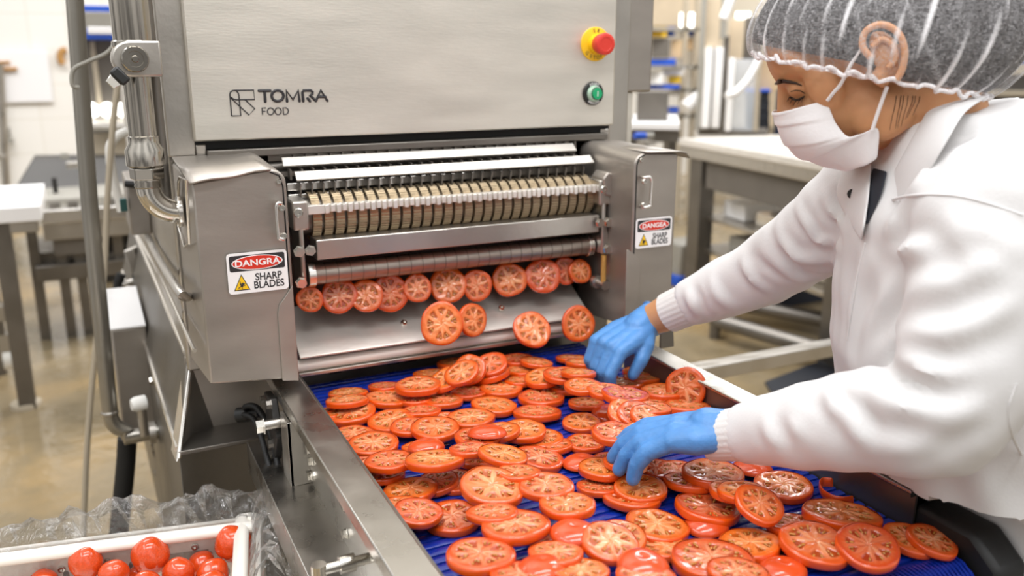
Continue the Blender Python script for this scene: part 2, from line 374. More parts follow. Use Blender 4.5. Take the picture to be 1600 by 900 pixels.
# emergency stop and start buttons
c = PY(930, 69, yp); A = (0, -1, 0)
es = MB().lathe(c, A, [(-.002, .0315), (.002, .0315), (.003, .030)], 40).build('emergency_stop_button', 'yellow', mc, label='round yellow emergency stop disc with red mushroom button')
c2 = c + Vector((.0005, -.003, 0))
MB().lathe(c2, A, [(0, .0185), (.012, .0165), (.012, .014)], 28).build('collar', 'yellow', es)
MB().lathe(c2 + Vector((0, -.011, 0)), A, [(0, .0165), (.004, .018), (.02, .0205), (.024, .0195), (.0255, .017), (.0255, .0125), (.025, .0120), (.025, 0)], 36).build('red_cap', 'red_button', es)
for s, dx, dz, rz in (('S', -.0045, .0245, .15), ('8', .0045, .0245, -.15), ('G', -.0195, -.0165, -.75), ('S', -.011, -.0225, -.4), ('T', -.003, -.0248, -.1), ('O', .005, -.0245, .15), ('P', .0125, -.0222, .45)):
    text('lettering', s, 'ink', es, c + Vector((dx, -.0032, dz)), (cos(rz), 0, sin(rz)), (-sin(rz), 0, cos(rz)), .0095, .0002)
c = PY(926, 146, yp)
gs = MB().lathe(c, A, [(0, .0225), (.003, .0225), (.005, .021)], 40).build('start_button', 'plastic_black', mc, label='round black button with green centre')
MB().lathe(c + Vector((0, -.005, 0)), A, [(0, .0155), (.003, .0155), (.006, .0135), (.009, .013), (.009, .0115)], 32).build('bezel', 'pale_green', gs)
MB().lathe(c + Vector((.001, -.010, 0)), A, [(0, .0125), (.004, .0122), (.005, .0112)], 32).build('ring', 'plastic_black', gs)
MB().lathe(c + Vector((.001, -.013, 0)), A, [(0, .0108), (.004, .0106), (.0046, .01)], 32).build('green_cap', 'green', gs)
p = c + Vector((.001, -.0178, 0)); MB().box(p - Vector((.0007, .0002, .005)), p + Vector((.0007, .0002, .005))).build('mark', 'white_label', gs)
for w_, zz, sg in (('START', .0182, 1), ('MARCHE', -.0182, -1)):
    for i, ch in enumerate(w_):
        a = (i-(len(w_)-1)/2)*.24; r = abs(zz)
        text('lettering', ch, 'white_label', gs, c + Vector((sin(a)*r, -.0056, sg*cos(a)*r)), (cos(a), 0, -sg*sin(a)), (sg*sin(a), 0, cos(a)), .0058, .0002, .0002)
# guards
def guard(x0, x1, xb, left):
    """Sheet metal end guard: folded box with sloping top, open towards the rollers."""
    g = MB(); yf, yb = 1.32, 1.515; zt = 1.288; t = .004; r = .022
    fr = [(x0, .975), (x1, .965)]; rr = []
    if left:
        prof = [(x0, .978), (x1, .966), (x1, zt-r)] + [(x1-r+r*cos(a*pi/12), zt+.008-r+r*sin(a*pi/12)) for a in range(1, 7)] + [(x0, zt-.006)]
    else:
        prof = [(x0, .966), (x1, .966), (x1, zt-.004), (x0+r, zt)] + [(x0+r-r*sin(a*pi/12), zt-r+r*cos(a*pi/12)) for a in range(1, 7)]
    f = [(x, yf, z) for x, z in prof]; bk = [(x+(xb-x0 if left else 0)*(1-(x-x0)/(x1-x0)), yb, z+.008 if z > 1.2 else z-.02) for x, z in prof]
    g.loft([f, bk])
    o = g.build('end_guard', 'steel_guard', mc, .003)
    return o
gl = guard(.135, .268, .128, True); gr = guard(.884, .978, .884, False)
# folded lips of the guard tops, seams, flaps
MB().sheet([[(x, 1.312-.004*sin((x-.13)*60), 1.284+.012*(x-.132)/.11+.0015*sin(x*90)) for x in np.linspace(.131, .245, 12)], [(x-.004*(1-k), 1.505, 1.299) for k, x in enumerate(np.linspace(.131, .26, 12)/1)] if 0 else [(x-.003, 1.505, 1.3) for x in np.linspace(.131, .25, 12)]]).build('top_lip', 'steel_guard', gl, solid=.003)
MB().sheet([[(x, y, z) for x in (.905, .985, .994, .998)] if 0 else [(.905, y, 1.2905), (.978, y, 1.2885), (.99, y, 1.286), (.998, y, 1.276)] for y in (1.312, 1.40, 1.505)]).build('top_lip', 'steel_guard', gr, solid=.002)
MB().prism([(.2415, 1.3195, .967), (.2665, 1.3195, .963), (.2665, 1.3195, 1.118), (.262, 1.3195, 1.112), (.252, 1.3195, 1.098), (.245, 1.3195, 1.09), (.2415, 1.3195, 1.075)], (0, -.0025, 0)).build('flap', 'steel_guard', gl, .0008)
MB().prism([(.872, 1.3195, .966), (.903, 1.3195, .966), (.903, 1.3195, 1.085), (.899, 1.3195, 1.095), (.889, 1.3195, 1.105), (.878, 1.3195, 1.113), (.872, 1.3195, 1.116)], (0, -.0025, 0)).build('flap', 'steel_guard', gr, .0008)
MB().tube([(.2625, 1.3195, 1.0), (.2625, 1.3195, 1.27), (.258, 1.3195, 1.286), (.245, 1.3195, 1.292)], .0011, 6).build('seam', 'gap_black', gl)
MB().tube([(.889, 1.3195, 1.0), (.889, 1.3195, 1.268), (.894, 1.3195, 1.281), (.905, 1.3195, 1.285)], .0011, 6).build('seam', 'gap_black', gr)
for g_, hx, sx in ((gl, .2475, .2555), (gr, .908, .896)):
    d = 1 if g_ is gr else -1
    MB().tube(bez([(sx, 1.318, 1.247), (sx, 1.304, 1.247), (hx, 1.301, 1.244), (hx, 1.301, 1.2)] + [(hx, 1.301, 1.196), (sx, 1.304, 1.193), (sx, 1.318, 1.193)], 5), .0028, 10).build('handle', 'steel_bright', g_)
    screw(g_, (sx, 1.306, 1.24), (0, -1, 0), .0055); screw(g_, (sx, 1.306, 1.198), (0, -1, 0), .0055); screw(g_, (sx+.001, 1.32, 1.277), (0, -1, 0), .0042)
MB().tube([PX(281, 276, .127), PX(291, 282, .127), PX(296, 380, .127), PX(289, 386, .127), PX(279, 352, .127), PX(279, 285, .127), PX(281, 276, .127)], .0022, 8).build('slot_rim', 'steel_bright', gl)
# warning signs
def sign(par, xc, zc, w, h, word, tilt):
    y = 1.3165; U = Vector((cos(tilt), 0, sin(tilt))); V = Vector((-sin(tilt), 0, cos(tilt))); C0 = Vector((xc, y, zc))
    if par is gl: y -= .001
    def P(u, v, k=0): return C0 + U*u*w/2 + V*v*h/2 + Vector((0, -k, 0))
    def rr(u0, u1, v0, v1, r, k):
        out = []
        for cx, cy, a0 in ((u1, v1, 0), (u0, v1, 90), (u0, v0, 180), (u1, v0, 270)):
            for a in (0, 30, 60, 90):
                aa = R(a0+a); sx_ = -1 if cx == u1 else 1; sy_ = -1 if cy == v1 else 1
                out.append(P(cx + sx_*r*2/w + r*2/w*cos(aa), cy + sy_*r*2/h + r*2/h*sin(aa), k))
        return out
    sg = MB().prism(rr(-1, 1, -1, 1, .005, 0), (0, -.0012, 0)).build('warning_sign', 'white_label', par.parent, label='small white hazard sign with red oval and black lettering')
    MB().prism(rr(-.92, .92, .1, .88, .003, .0012), (0, -.0002, 0)).build('header', 'ink', sg)
    el = lambda a, b, k: [P(a*cos(t*pi/24), .49+b*sin(t*pi/24), k) for t in range(48)]
    MB().prism(el(.85, .36, .0014), (0, -.0002, 0)).build('oval_border', 'white_label', sg)
    MB().prism(el(.81, .32, .0016), (0, -.0002, 0)).build('oval', 'red', sg)
    text('lettering', word, 'white_label', sg, P(0, .475, .0019), U, V, h*.21, .0001, .0003, xs=1.22 if par is gl else 1.12)
    text('lettering', 'SHARP', 'ink', sg, P(.34, -.26, .0014), U, V, h*.25, .0001, .0003, xs=.86 if par is gl else .78)
    text('lettering', 'BLADES', 'ink', sg, P(.34, -.66, .0014), U, V, h*.25, .0001, .0003, xs=.86 if par is gl else .78)
    tri = lambda k, s_: [P(-.56-.25*s_, -.55-.27*s_, k), P(-.56+.25*s_, -.55-.27*s_, k), P(-.56, -.55+.48*s_, k)]
    MB().prism(tri(.0012, 1.08), (0, -.0002, 0)).build('triangle_border', 'ink', sg); MB().prism(tri(.0014, .9), (0, -.0002, 0)).build('triangle', 'yellow', sg)
    q = MB()
    for a, b, r_ in ((-.56, -.6, .0022), (-.53, -.5, .0016), (-.6, -.52, .0012)): q.prism([P(a+r_*2/w*cos(t*pi/5), b+r_*2/h*sin(t*pi/5), .0016) for t in range(10)], (0, -.0002, 0))
    for a, b, c_, d_ in ((-.57, -.6, -.68, -.72), (-.56, -.6, -.56, -.76), (-.55, -.55, -.44, -.5), (-.55, -.5, -.46, -.62), (-.6, -.5, -.62, -.38)): q.tube([P(a, b, .0018), P(c_, d_, .0018)], .0005, 5)
    q.build('pictogram', 'ink', sg)
sign(gl, .2165, 1.145, .088, .0615, 'DANGRA', R(0)); sign(gr, .9285, 1.143, .079, .055, 'DANGEA', R(0))
# rollers and bars between the guards
XL, XR = .318, .868
MB().box((.27, 1.56, 1.0), (.884, 1.60, 1.32)).build('inner_wall', 'steel_black', mc)
MB().box((.182, 1.50, 1.296), (.94, 1.53, 1.309)).build('top_rail', 'steel_dark', mc, .002)
m = MB()
for x in np.arange(.32, .87, .021): m.box((x, 1.505, 1.280), (x+.004, 1.535, 1.296))
m.box((.28, 1.515, 1.285), (.86, 1.53, 1.296)); m.cyl((.27, 1.515, 1.275), (.87, 1.515, 1.275), .009, n=14)
m.build('rear_comb', 'steel_dark', mc)
def plate(name, x0, x1, y, z, tilt, w, t, mt):
    return MB().box((x0, y-w/2, z-t/2), (x1, y+w/2, z+t/2), (tilt, 0, 0)).build(name, mt, mc, .0012)
def bar(p0, p1, y0, y1, x1):
    a, b = PY(*p0, y0), PY(*p1, y1); t = Vector((0, .0025, -.0025))
    P = [Vector((a.x, a.y, a.z)), Vector((b.x, b.y, b.z)), Vector((b.x, b.y, b.z)) + t, Vector((a.x, a.y, a.z)) + t]
    MB().prism(P, (x1-a.x, 0, 0)).build('scraper_bar', 'steel_white', mc, .0008)
bar((440, 246), (443, 259), 1.4945, 1.4765, .857); bar((460, 268), (464, 281.5), 1.466, 1.448, .879)
m = MB().box((.29, 1.485, 1.262), (.86, 1.493, 1.270)); m.build('comb_bar', 'steel_dark', mc)
m = MB()
for i in range(29): m.box((.305+i*.0192, 1.468, 1.258), (.308+i*.0192, 1.49, 1.275))
m.build('comb', 'steel_dark', mc)
m = MB()
for i in range(29):
    x = .316 + i*.0192
    m.prism([(x, 1.447, 1.252), (x, 1.48, 1.262), (x, 1.487, 1.226), (x, 1.452, 1.229)], (.0022, 0, 0))
m.build('comb', 'steel_dark', mc)
m = MB().box((.30, 1.472, 1.2395), (.865, 1.482, 1.252)); m.box((.30, 1.467, 1.222), (.865, 1.479, 1.234)); m.build('comb_bar', 'steel_bright', mc, .001)
MB().box((.29, 1.50, 1.12), (.87, 1.52, 1.27)).build('back_plate', 'steel_black', mc)
# big ribbed roller: a shaft with knurled discs
dy, dz, dr = 1.463, 1.197, .0405
sh = MB().cyl((.30, dy, dz), (.885, dy, dz), .032, n=32).build('ribbed_roller', 'steel_dark', mc)
def disc_mesh():
    q = MB(); n = 96; rings = []
    for h, r0 in ((-.007, .031), (-.007, 1), (.007, 1), (.007, .031)):
        rings.append([(h, (dr*(1-.022*(k % 2)) if r0 == 1 else r0)*cos(2*pi*k/n), (dr*(1-.022*(k % 2)) if r0 == 1 else r0)*sin(2*pi*k/n)) for k in range(n)])
    q.loft(rings); return q.mesh('knurled_disc')
dm = disc_mesh()
for i in range(28):
    o = put('knurled_disc', dm if i == 0 else dm, 'brass_disc' if i == 0 else None, sh, 0, False); o.matrix_parent_inverse = Matrix.Translation(-origin(sh))
    o.location = (.336 + i*.0193, dy, dz)
# notched stripper bar in front of the roller
q = MB().box((.296, 1.408, 1.2085), (.345, 1.424, 1.2225)); q.box((.34, 1.415, 1.2095), (.892, 1.424, 1.2225))
for i in range(56): q.box((.345+i*.0097, 1.404, 1.209 + (.0025 if i % 2 else 0)), (.345+i*.0097+.0066, 1.416, 1.2225))
q.build('stripper_bar', 'steel_white', mc, .0006)
MB().box((.327, 1.405, 1.1325), (.866, 1.45, 1.166)).build('cross_bar', 'steel', mc, .002)
lr = MB().cyl((.322, 1.44, 1.1015), (.866, 1.44, 1.1015), .0182, n=36).build('ringed_roller', 'ring_steel', mc)
for i in range(24): MB().lathe((.345+i*.0215, 1.44, 1.1015), (1, 0, 0), [(-.0007, .0181), (-.0007, .0188), (.0007, .0188), (.0007, .0181)], 28, False).build('ring', 'steel_dark', lr)
for x0, x1 in ((.316, .329), (.857, .868)): MB().cyl((x0, 1.44, 1.1015), (x1, 1.44, 1.1015), .0215, n=32).build('end_ring', 'steel_bright', lr, .001)
for x, sg in ((.303, 1), (.874, -1)):
    b = MB().box((x-.004, 1.40, 1.09), (x+.004, 1.46, 1.195)); b.box((x-.012, 1.40, 1.185), (x+.014, 1.47, 1.232), None)
    eb = b.build('end_bracket', 'steel', mc, .003)
    for yy, zz in ((1.41, 1.152), (1.41, 1.1)): bolt(eb, (x+sg*-.006, yy-.012, zz), (0, -1, 0), .008, .008)
    bolt(eb, (x+sg*.012, 1.398, 1.152), (0, -1, 0), .0075, .008); screw(eb, (x-.004, 1.399, 1.215), (0, -1, 0), .008)
b = MB().prism([(.872, 1.395, 1.205), (.904, 1.395, 1.192), (.912, 1.395, 1.205), (.903, 1.395, 1.242), (.876, 1.395, 1.247), (.866, 1.395, 1.235)], (0, .045, 0)).build('bearing_block', 'steel_guard', mc, .003)
b = MB().prism([(.872, 1.40, 1.09), (.885, 1.40, 1.088), (.888, 1.40, 1.11), (.878, 1.40, 1.155), (.87, 1.40, 1.155)], (0, .012, 0)).build('lever', 'steel_guard', mc, .002)
MB().cyl((.874, 1.398, 1.088), (.874, 1.398, 1.035), .005, n=14).build('pin', 'stem_scar', mc)
MB().lathe((.876, 1.43, 1.03), (0, -1, 0), [(0, .013), (.01, .013), (.012, .008), (.03, .007), (.034, .009), (.04, .009)], 20).build('clamp_knob', 'steel', mc)
# discharge chute, edge tube and lip
ch = MB().prism([(.29, 1.515, 1.028), (.29, 1.41, .968), (.29, 1.41, .9645), (.29, 1.515, 1.0245)], (.565, 0, 0)).build('chute', 'chute_steel', mc, .001)
for a, b_ in ((631, 505), (783, 482)): screw(ch, PY(a, b_, 1.449), (0, -1, 1.2), .006)
MB().cyl((.285, 1.428, .9475), (.86, 1.428, .9475), .0105, n=20).build('edge_tube', 'milk_plastic', mc)
MB().box((.285, 1.415, .931), (.86, 1.45, .9375)).build('lip', 'steel', mc, .001)
MB().box((.29, 1.505, .87), (.86, 1.52, .96)).build('rear_plate', 'steel_dark', mc)
for x in (.36, .47, .505, .62, .74): MB().box((x, 1.500, .897), (x+.022, 1.506, .95)).build('slot', 'gap_black', mc)
# lower body: sloped skirt, ledge, gusset and front plate
q = MB().loft([[(.125, 1.55, .955), (.09, 1.47, .812), (.088, 1.47, .3), (.30, 1.56, .3), (.30, 1.56, .955)], [(.11, 2.9, .955), (.07, 2.9, .812), (.07, 2.9, .3), (.30, 2.9, .3), (.30, 2.9, .955)]])
q.box((.80, 1.56, .3), (.99, 2.9, .955)); q.box((.30, 1.6, .3), (.80, 2.9, .86)); bs = q.build('base_body', 'steel_dark', mc, .003)
q = MB().prism([(.088, 1.465, .806), (.088, 1.465, .814), (.262, 1.465, .815), (.262, 1.465, .807)], (0, .11, 0)); q.build('shelf', 'steel_dark', mc, .0015)
q = MB().prism([(.085, 1.46, .804), (.09, 1.46, .804), (.136, 1.555, .955), (.131, 1.555, .955)], (.003, .004, -.003)); q.prism([(.083, 1.458, .80), (.131, 1.552, .957), (.128, 1.60, .957), (.08, 1.51, .80)], (.0035, 0, 0)); q.build('gusset', 'steel_bright', mc, .001)
MB().tube([(.09, 1.475, .815), (.072, 2.88, .815)], .006, 8).build('rim', 'steel_bright', mc)
MB().tube([(.124, 1.56, .955), (.112, 2.88, .955)], .005, 8).build('rim', 'steel_bright', mc)
MB().tube(bez([PX(231, 370, .11), PX(248, 405, .108), PX(280, 456, .108), PX(294, 464, .125)], 5), .0075, 12).build('side_rail', 'steel', mc)
MB().tube([PX(215, 368, .112), PX(255, 440, .112), PX(304, 548, .118)], .0035, 8).build('side_trim', 'steel_bright', mc)
for a, b_ in ((225, 525), (228, 573), (240, 595), (240, 688), (241, 697), (243, 708), (245, 738)): bolt(mc, PX(a, b_, .082), (-1, 0, 0), .009, .008)
screw(mc, PY(335, 690, 1.52) + Vector((0, 0, .002)), (0, 0, 1), .012); MB().lathe(PY(368, 654, 1.552), (0, -1, 0), [(0, .008), (.0015, .008), (.0015, 0)], 20).build('hole', 'gap_black', mc)
MB().box((.262, 1.545, .80), (.31, 1.56, .95)).build('cover_plate', 'steel_guard', mc); MB().box((.12, 1.548, .81), (.27, 1.556, .95)).build('front_plate', 'steel_guard', mc)
for x in (.12, .93):
    for y in (1.65, 2.8): MB().box((x, y, 0), (x+.05, y+.05, .31)).build('leg', 'steel_dark', mc, .003)
# junction box on the side, with black grips
j0, j1 = PY(196, 282, 2.1), PY(234, 366, 2.1)
jb = MB().box((j0.x, 2.1, j1.z), (.122, 2.28, j0.z)).build('junction_box', 'steel_guard', mc, .004)
k = PY(196, 287, 2.09); MB().cyl(k, k + Vector((.03, -.01, -.004)), .008, n=14).build('knob', 'rubber', jb); k = PY(194, 320, 2.09); MB().box(k - Vector((.008, .01, .014)), k + Vector((.006, .01, .014))).build('clip', 'teal', jb, .002)

# ---------------------------------------------------------------- belt conveyor
cv = thing('belt_conveyor', 'steel framed conveyor with ribbed blue belt carrying tomato slices', 'conveyor', (.57, 1.0, 0))
Y0, Y1, ZB = .575, 1.465, .897
prof = []
pit = .0165
y = Y1
q = MB(); top = []
while y > Y0 + .03:
    top += [(y, -.0045), (y-.0012, -.0008), (y-.003, .0), (y-.0118, .0), (y-.0136, -.0008), (y-.0148, -.0045)]; y -= pit
rad = .034; ye = y
for k in range(1, 19):
    a = pi*k/18; rr_ = rad - (.0 if k % 3 else .002); top.append((ye - rr_*sin(a), -rad + rr_*cos(a)))
top += [(Y1, -2*rad), (Y1+.03, -rad)]
MB().prism([(.286, a, ZB+b) for a, b in top], (.574, 0, 0)).build('belt', 'belt_blue', cv)
# end drum flanges and fine-ribbed nose
q = MB()
for k in range(96): q.lathe((.288+k*.00597, ye, ZB-rad), (1, 0, 0), [(-.0016, rad), (-.0016, rad+.0016), (.0016, rad+.0016), (.0016, rad)], 36, False)
q.build('nose_ribs', 'belt_blue', cv)
MB().cyl((.25, ye, ZB-rad), (.90, ye, ZB-rad), .014, n=18).build('shaft', 'steel_dark', cv)
def rail(x0, x1, xw, y0, y1, name):
    m = MB().prism([(x0, y0, .95), (x1, y0, .95), (x1, y0, .944), (xw+.003, y0, .944), (xw+.003, y0, .80), (xw-.003, y0, .80), (xw-.003, y0, .944), (x0+.004, y0, .944), (x0+.004, y0, .93), (x0, y0, .93)], (0, y1-y0, 0))
    return m.build(name, 'steel_rail', cv, .002)
rl = rail(.234, .279, .262, .52, 1.43, 'side_rail')
rr = rail(.895, .855, .867, .655, 1.27, 'side_rail')
MB().box((.279, .55, .85), (.2835, 1.45, .946)).build('side_plate', 'steel_dark', cv); MB().box((.8625, .655, .85), (.867, 1.3, .946)).build('side_plate', 'steel_dark', cv)
MB().prism([(.195, .5, .826), (.262, .5, .826), (.262, .5, .820), (.201, .5, .820), (.201, .5, .77), (.195, .5, .77)], (0, .93, 0)).build('lower_flange', 'steel_rail', cv, .0015)
MB().box((.228, 1.235, .826), (.2335, 1.285, .93)).build('gusset_plate', 'steel', cv, .001); MB().box((.228, 1.235, .826), (.262, 1.239, .93)).build('gusset_plate', 'steel', cv, .001)
for a, b_ in ((486, 702), (487, 743), (542, 790), (542, 833), (488, 720)): bolt(rl, PX(a, b_, .2585), (-1, 0, 0), .0062, .007)
MB().prism([(.866, .54, .80), (.866, .54, .90), (.866, .58, .93), (.866, .66, .93), (.866, .66, .80)], (.05, 0, 0)).build('end_bearing', 'rubber', cv, .008)
# tensioner hardware
MB().cyl((.205, 1.30, .905), (.262, 1.30, .905), .008, n=16).build('spacer_rod', 'steel', cv); bolt(cv, (.205, 1.30, .905), (-1, 0, 0), .011, .012)
MB().prism([(.222, 1.38, .84), (.222, 1.38, .93), (.222, 1.33, .935), (.222, 1.30, .88), (.222, 1.33, .83)], (.012, 0, 0)).build('bearing_plate', 'steel_black', cv, .002)
for yy, zz in ((1.37, .92), (1.33, .86), (1.345, .835), (1.32, .93)): bolt(cv, (.222, yy, zz), (-1, 0, 0), .007, .008, 'steel_dark')
lp = PX(545, 880, .225); lc = MB().cyl((.19, lp.y, lp.z), (.262, lp.y, lp.z), .0065, n=16).build('latch', 'chrome', cv)
MB().cyl((.19, lp.y, lp.z-.022), (.19, lp.y, lp.z+.008), .009, n=16).build('lug', 'chrome', lc); MB().cyl((.214, lp.y, lp.z), (.232, lp.y, lp.z), .0105, n=18).build('collar', 'chrome', lc); MB().tube([(.248, lp.y, lp.z), (.257, lp.y-.012, lp.z+.004), (.262, lp.y-.03, lp.z+.010)], .003, 8).build('hook', 'chrome', lc)
MB().prism([(.925, 1.275, .93), (.925, 1.275, .978), (.938, 1.275, .984), (.952, 1.275, .978), (.957, 1.275, .93)], (0, .004, 0)).build('end_plate', 'steel_dark', cv, .001)
for x in (.245, .86):
    for yy in (.62, 1.32): MB().box((x, yy, 0), (x+.035, yy+.035, .80)).build('leg', 'steel_dark', cv, .003)
MB().box((.262, .62, .30), (.862, .65, .335)).build('cross_member', 'steel_dark', cv); MB().box((.262, 1.325, .30), (.862, 1.355, .335)).build('cross_member', 'steel_dark', cv)
# cables by the tensioner
cb = tag(MB().tube(bez([(.205, 1.46, .868), (.2, 1.44, .885), (.215, 1.41, .89), (.225, 1.36, .86), (.222, 1.30, .80), (.20, 1.27, .77)], 8), .0052, 10).build('black_cable', 'rubber'), 'black cable curving down beside the left end of the conveyor', 'cable')
cc = tag(MB().tube(bez([(.205, 1.455, .862), (.195, 1.43, .875), (.207, 1.395, .875), (.212, 1.34, .835), (.213, 1.28, .785)], 8), .0048, 10).build('black_cable', 'rubber'), 'shorter black cable looping from a plug below the left guard', 'cable')
MB().lathe((.19, 1.465, .862), (.4, -.3, .1), [(0, .013), (.02, .013), (.024, .009), (.04, .009)], 14).build('plug', 'plastic_black', cc)
# ---------------------------------------------------------------- tomato slices
rng = random.Random(7)
SR = .040           # radius of a slice, cut about 11 mm thick
TH = .0058
def slice_meshes(k):
    """Flesh (with locules), skin band and seeds of one slice variant."""
    r = random.Random(100+k); nr, na = 30, 120
    ph = [r.uniform(0, 6.28) for _ in range(4)]
    out = lambda t: 1 + .025*cos(2*t+ph[0]) + .02*cos(3*t+ph[1]) + .012*cos(5*t+ph[2])
    n = r.choice([6, 7, 8, 9, 10]); loc = []
    for i in range(n):
        a = 2*pi*(i+r.uniform(-.18, .18))/n + ph[3]
        loc.append((a, r.uniform(.30, .46), r.uniform(.72, .82), r.uniform(.32, .44)*2*pi/n))
    pale = r.uniform(.45, 1)
    seeds = []
    for a, r0, r1, wd in loc:
        for q in range(r.choice([3, 4, 5])):
            f = r.uniform(.25, .95); sd = r.choice([-1, 1])
            seeds.append((a + sd*wd*(.25+.5*f)*.75, r0 + (r1-r0)*f, r.uniform(.8, 1.15)))
    V, C, F = [], [], []
    def gel(t, u):
        g = 0
        for a, r0, r1, wd in loc:
            d = (t-a+pi) % (2*pi) - pi
            if r0 < u < r1:
                f = (u-r0)/(r1-r0); hw = wd*(.35+.65*f**.7)*min(1, (1-f)*5+.25)
                x = abs(d)/max(hw, 1e-4)
                g = max(g, min(1, max(0, (1.15-x)*3)) * min(1, f*6+.1) * min(1, (1-f)*7))
        return g
    for side in (1, -1):
        base = len(V)
        for i in range(nr+1):
            u = i/nr
            for j in range(na):
                t = 2*pi*j/na; R0 = SR*out(t)*.955; g = gel(t, u)
                wall = max(0, 1-abs(u-.93)/.1)
                spoke = .5 + .5*cos(n*(t-loc[0][0])+pi)
                core = 1.3*max(0, 1-(u/.86)**2)*(.30+.70*spoke**1.3)*pale*(.75+.35*sin(2*t+ph[1])+.25*sin(3*t+ph[2])) + .3*pale*max(0, 1-u/.3)
                core += .22*max(0, sin(t*n*3+u*9))*max(0, 1-abs(u-.5)*2)
                z = TH - g*.0019 - (.0008 if u < .1 else 0) + .0003*sin(7*t+u*13) - (.0012*max(0, (u-.94)/.06)**2)
                V.append((R0*u*cos(t), R0*u*sin(t), z*side)); C.append((g, wall*.55, min(1, core), 1))
        for i in range(nr):
            for j in range(na):
                a, b, c, d = base+i*na+j, base+i*na+(j+1) % na, base+(i+1)*na+(j+1) % na, base+(i+1)*na+j
                F.append((a, d, c, b) if side < 0 else (a, b, c, d)[::1])
        if side == 1: top_n = len(V)
    me = bpy.data.meshes.new('tomato_slice'); me.from_pydata(V, [], F); me.validate(); me.update()
    at = me.color_attributes.new('mask', 'FLOAT_COLOR', 'POINT')
    at.data.foreach_set('color', np.array(C, dtype='f').ravel())
    me.materials.append(MATS['tomato_flesh']); me.shade_smooth()
    sk = MB(); rings = []
    for h, q in ((-.97, .945), (-.9, .985), (-.5, 1.0), (0, 1.004), (.5, 1.0), (.9, .985), (.97, .945)):
        rings.append([(SR*out(2*pi*j/72)*q*cos(2*pi*j/72), SR*out(2*pi*j/72)*q*sin(2*pi*j/72), TH*h) for j in range(72)])
    sk.loft(rings, True, False); sm = sk.mesh('skin'); sm.materials.append(MATS['slice_skin']); sm.shade_smooth()
    sd = MB()
    for a, u, q in seeds:
        R0 = SR*.955; M = Euler((0, 0, a)).to_matrix()
        sd.ball((R0*u*cos(a), R0*u*sin(a), TH-.0009), .0017*q, 8, (1.45, .85, .75), M)
    dm_ = sd.mesh('seeds'); dm_.materials.append(MATS['seed']); dm_.shade_smooth()
    return me, sm, dm_
def cap_meshes(k):
    """End cut: a low dome of skin over a flat cut face."""
    r = random.Random(900+k); na = 64; ph = r.uniform(0, 6)
    out = lambda t: 1 + .04*cos(2*t+ph) + .02*cos(3*t)
    q = MB(); rings = []
    for i in range(13):
        a = i/12*pi/2; rad = SR*.93*cos(a) if i < 12 else 1e-4
        rings.append([(rad*out(2*pi*j/na)*cos(2*pi*j/na), rad*out(2*pi*j/na)*sin(2*pi*j/na), -.004 + .0175*sin(a) - (.003*max(0, 1-i/12*0-abs(12-i)/2.5) if i > 9 else 0)) for j in range(na)])
    q.loft(rings, True, False); m1 = q.mesh('end_cut'); m1.materials.append(MATS['tomato_skin']); m1.shade_smooth()
    q = MB(); q.loft([[(SR*.92*out(2*pi*j/na)*s*cos(2*pi*j/na), SR*.92*out(2*pi*j/na)*s*sin(2*pi*j/na), z) for j in range(na)] for s, z in ((1, -.0042), (.98, -.0052))], True, True)
    m2 = q.mesh('cut_face'); m2.materials.append(MATS['slice_skin'])
    return m1, m2
SL = [slice_meshes(k) for k in range(9)]; CP = [cap_meshes(k) for k in range(3)]
G0, GS, GN, GM = (.27, .45), .002, 310, 520      # height field of the belt, 2 mm cells
HF = np.full((GN, GM), ZB)
gx = G0[0] + (np.arange(GN)+.5)*GS; gy = G0[1] + (np.arange(GM)+.5)*GS
GX, GY = np.meshgrid(gx, gy, indexing='ij')
BASE = {}
def place(name, meshes, M, base):
    root = bpy.data.objects.new(name, meshes[0]); COL.objects.link(root); root.matrix_basis = M
    for mm, nm in zip(meshes[1:], base):
        c = bpy.data.objects.new(nm, mm); COL.objects.link(c); c.parent = root
        if nm == 'seeds': c['kind'] = 'stuff'
    return root
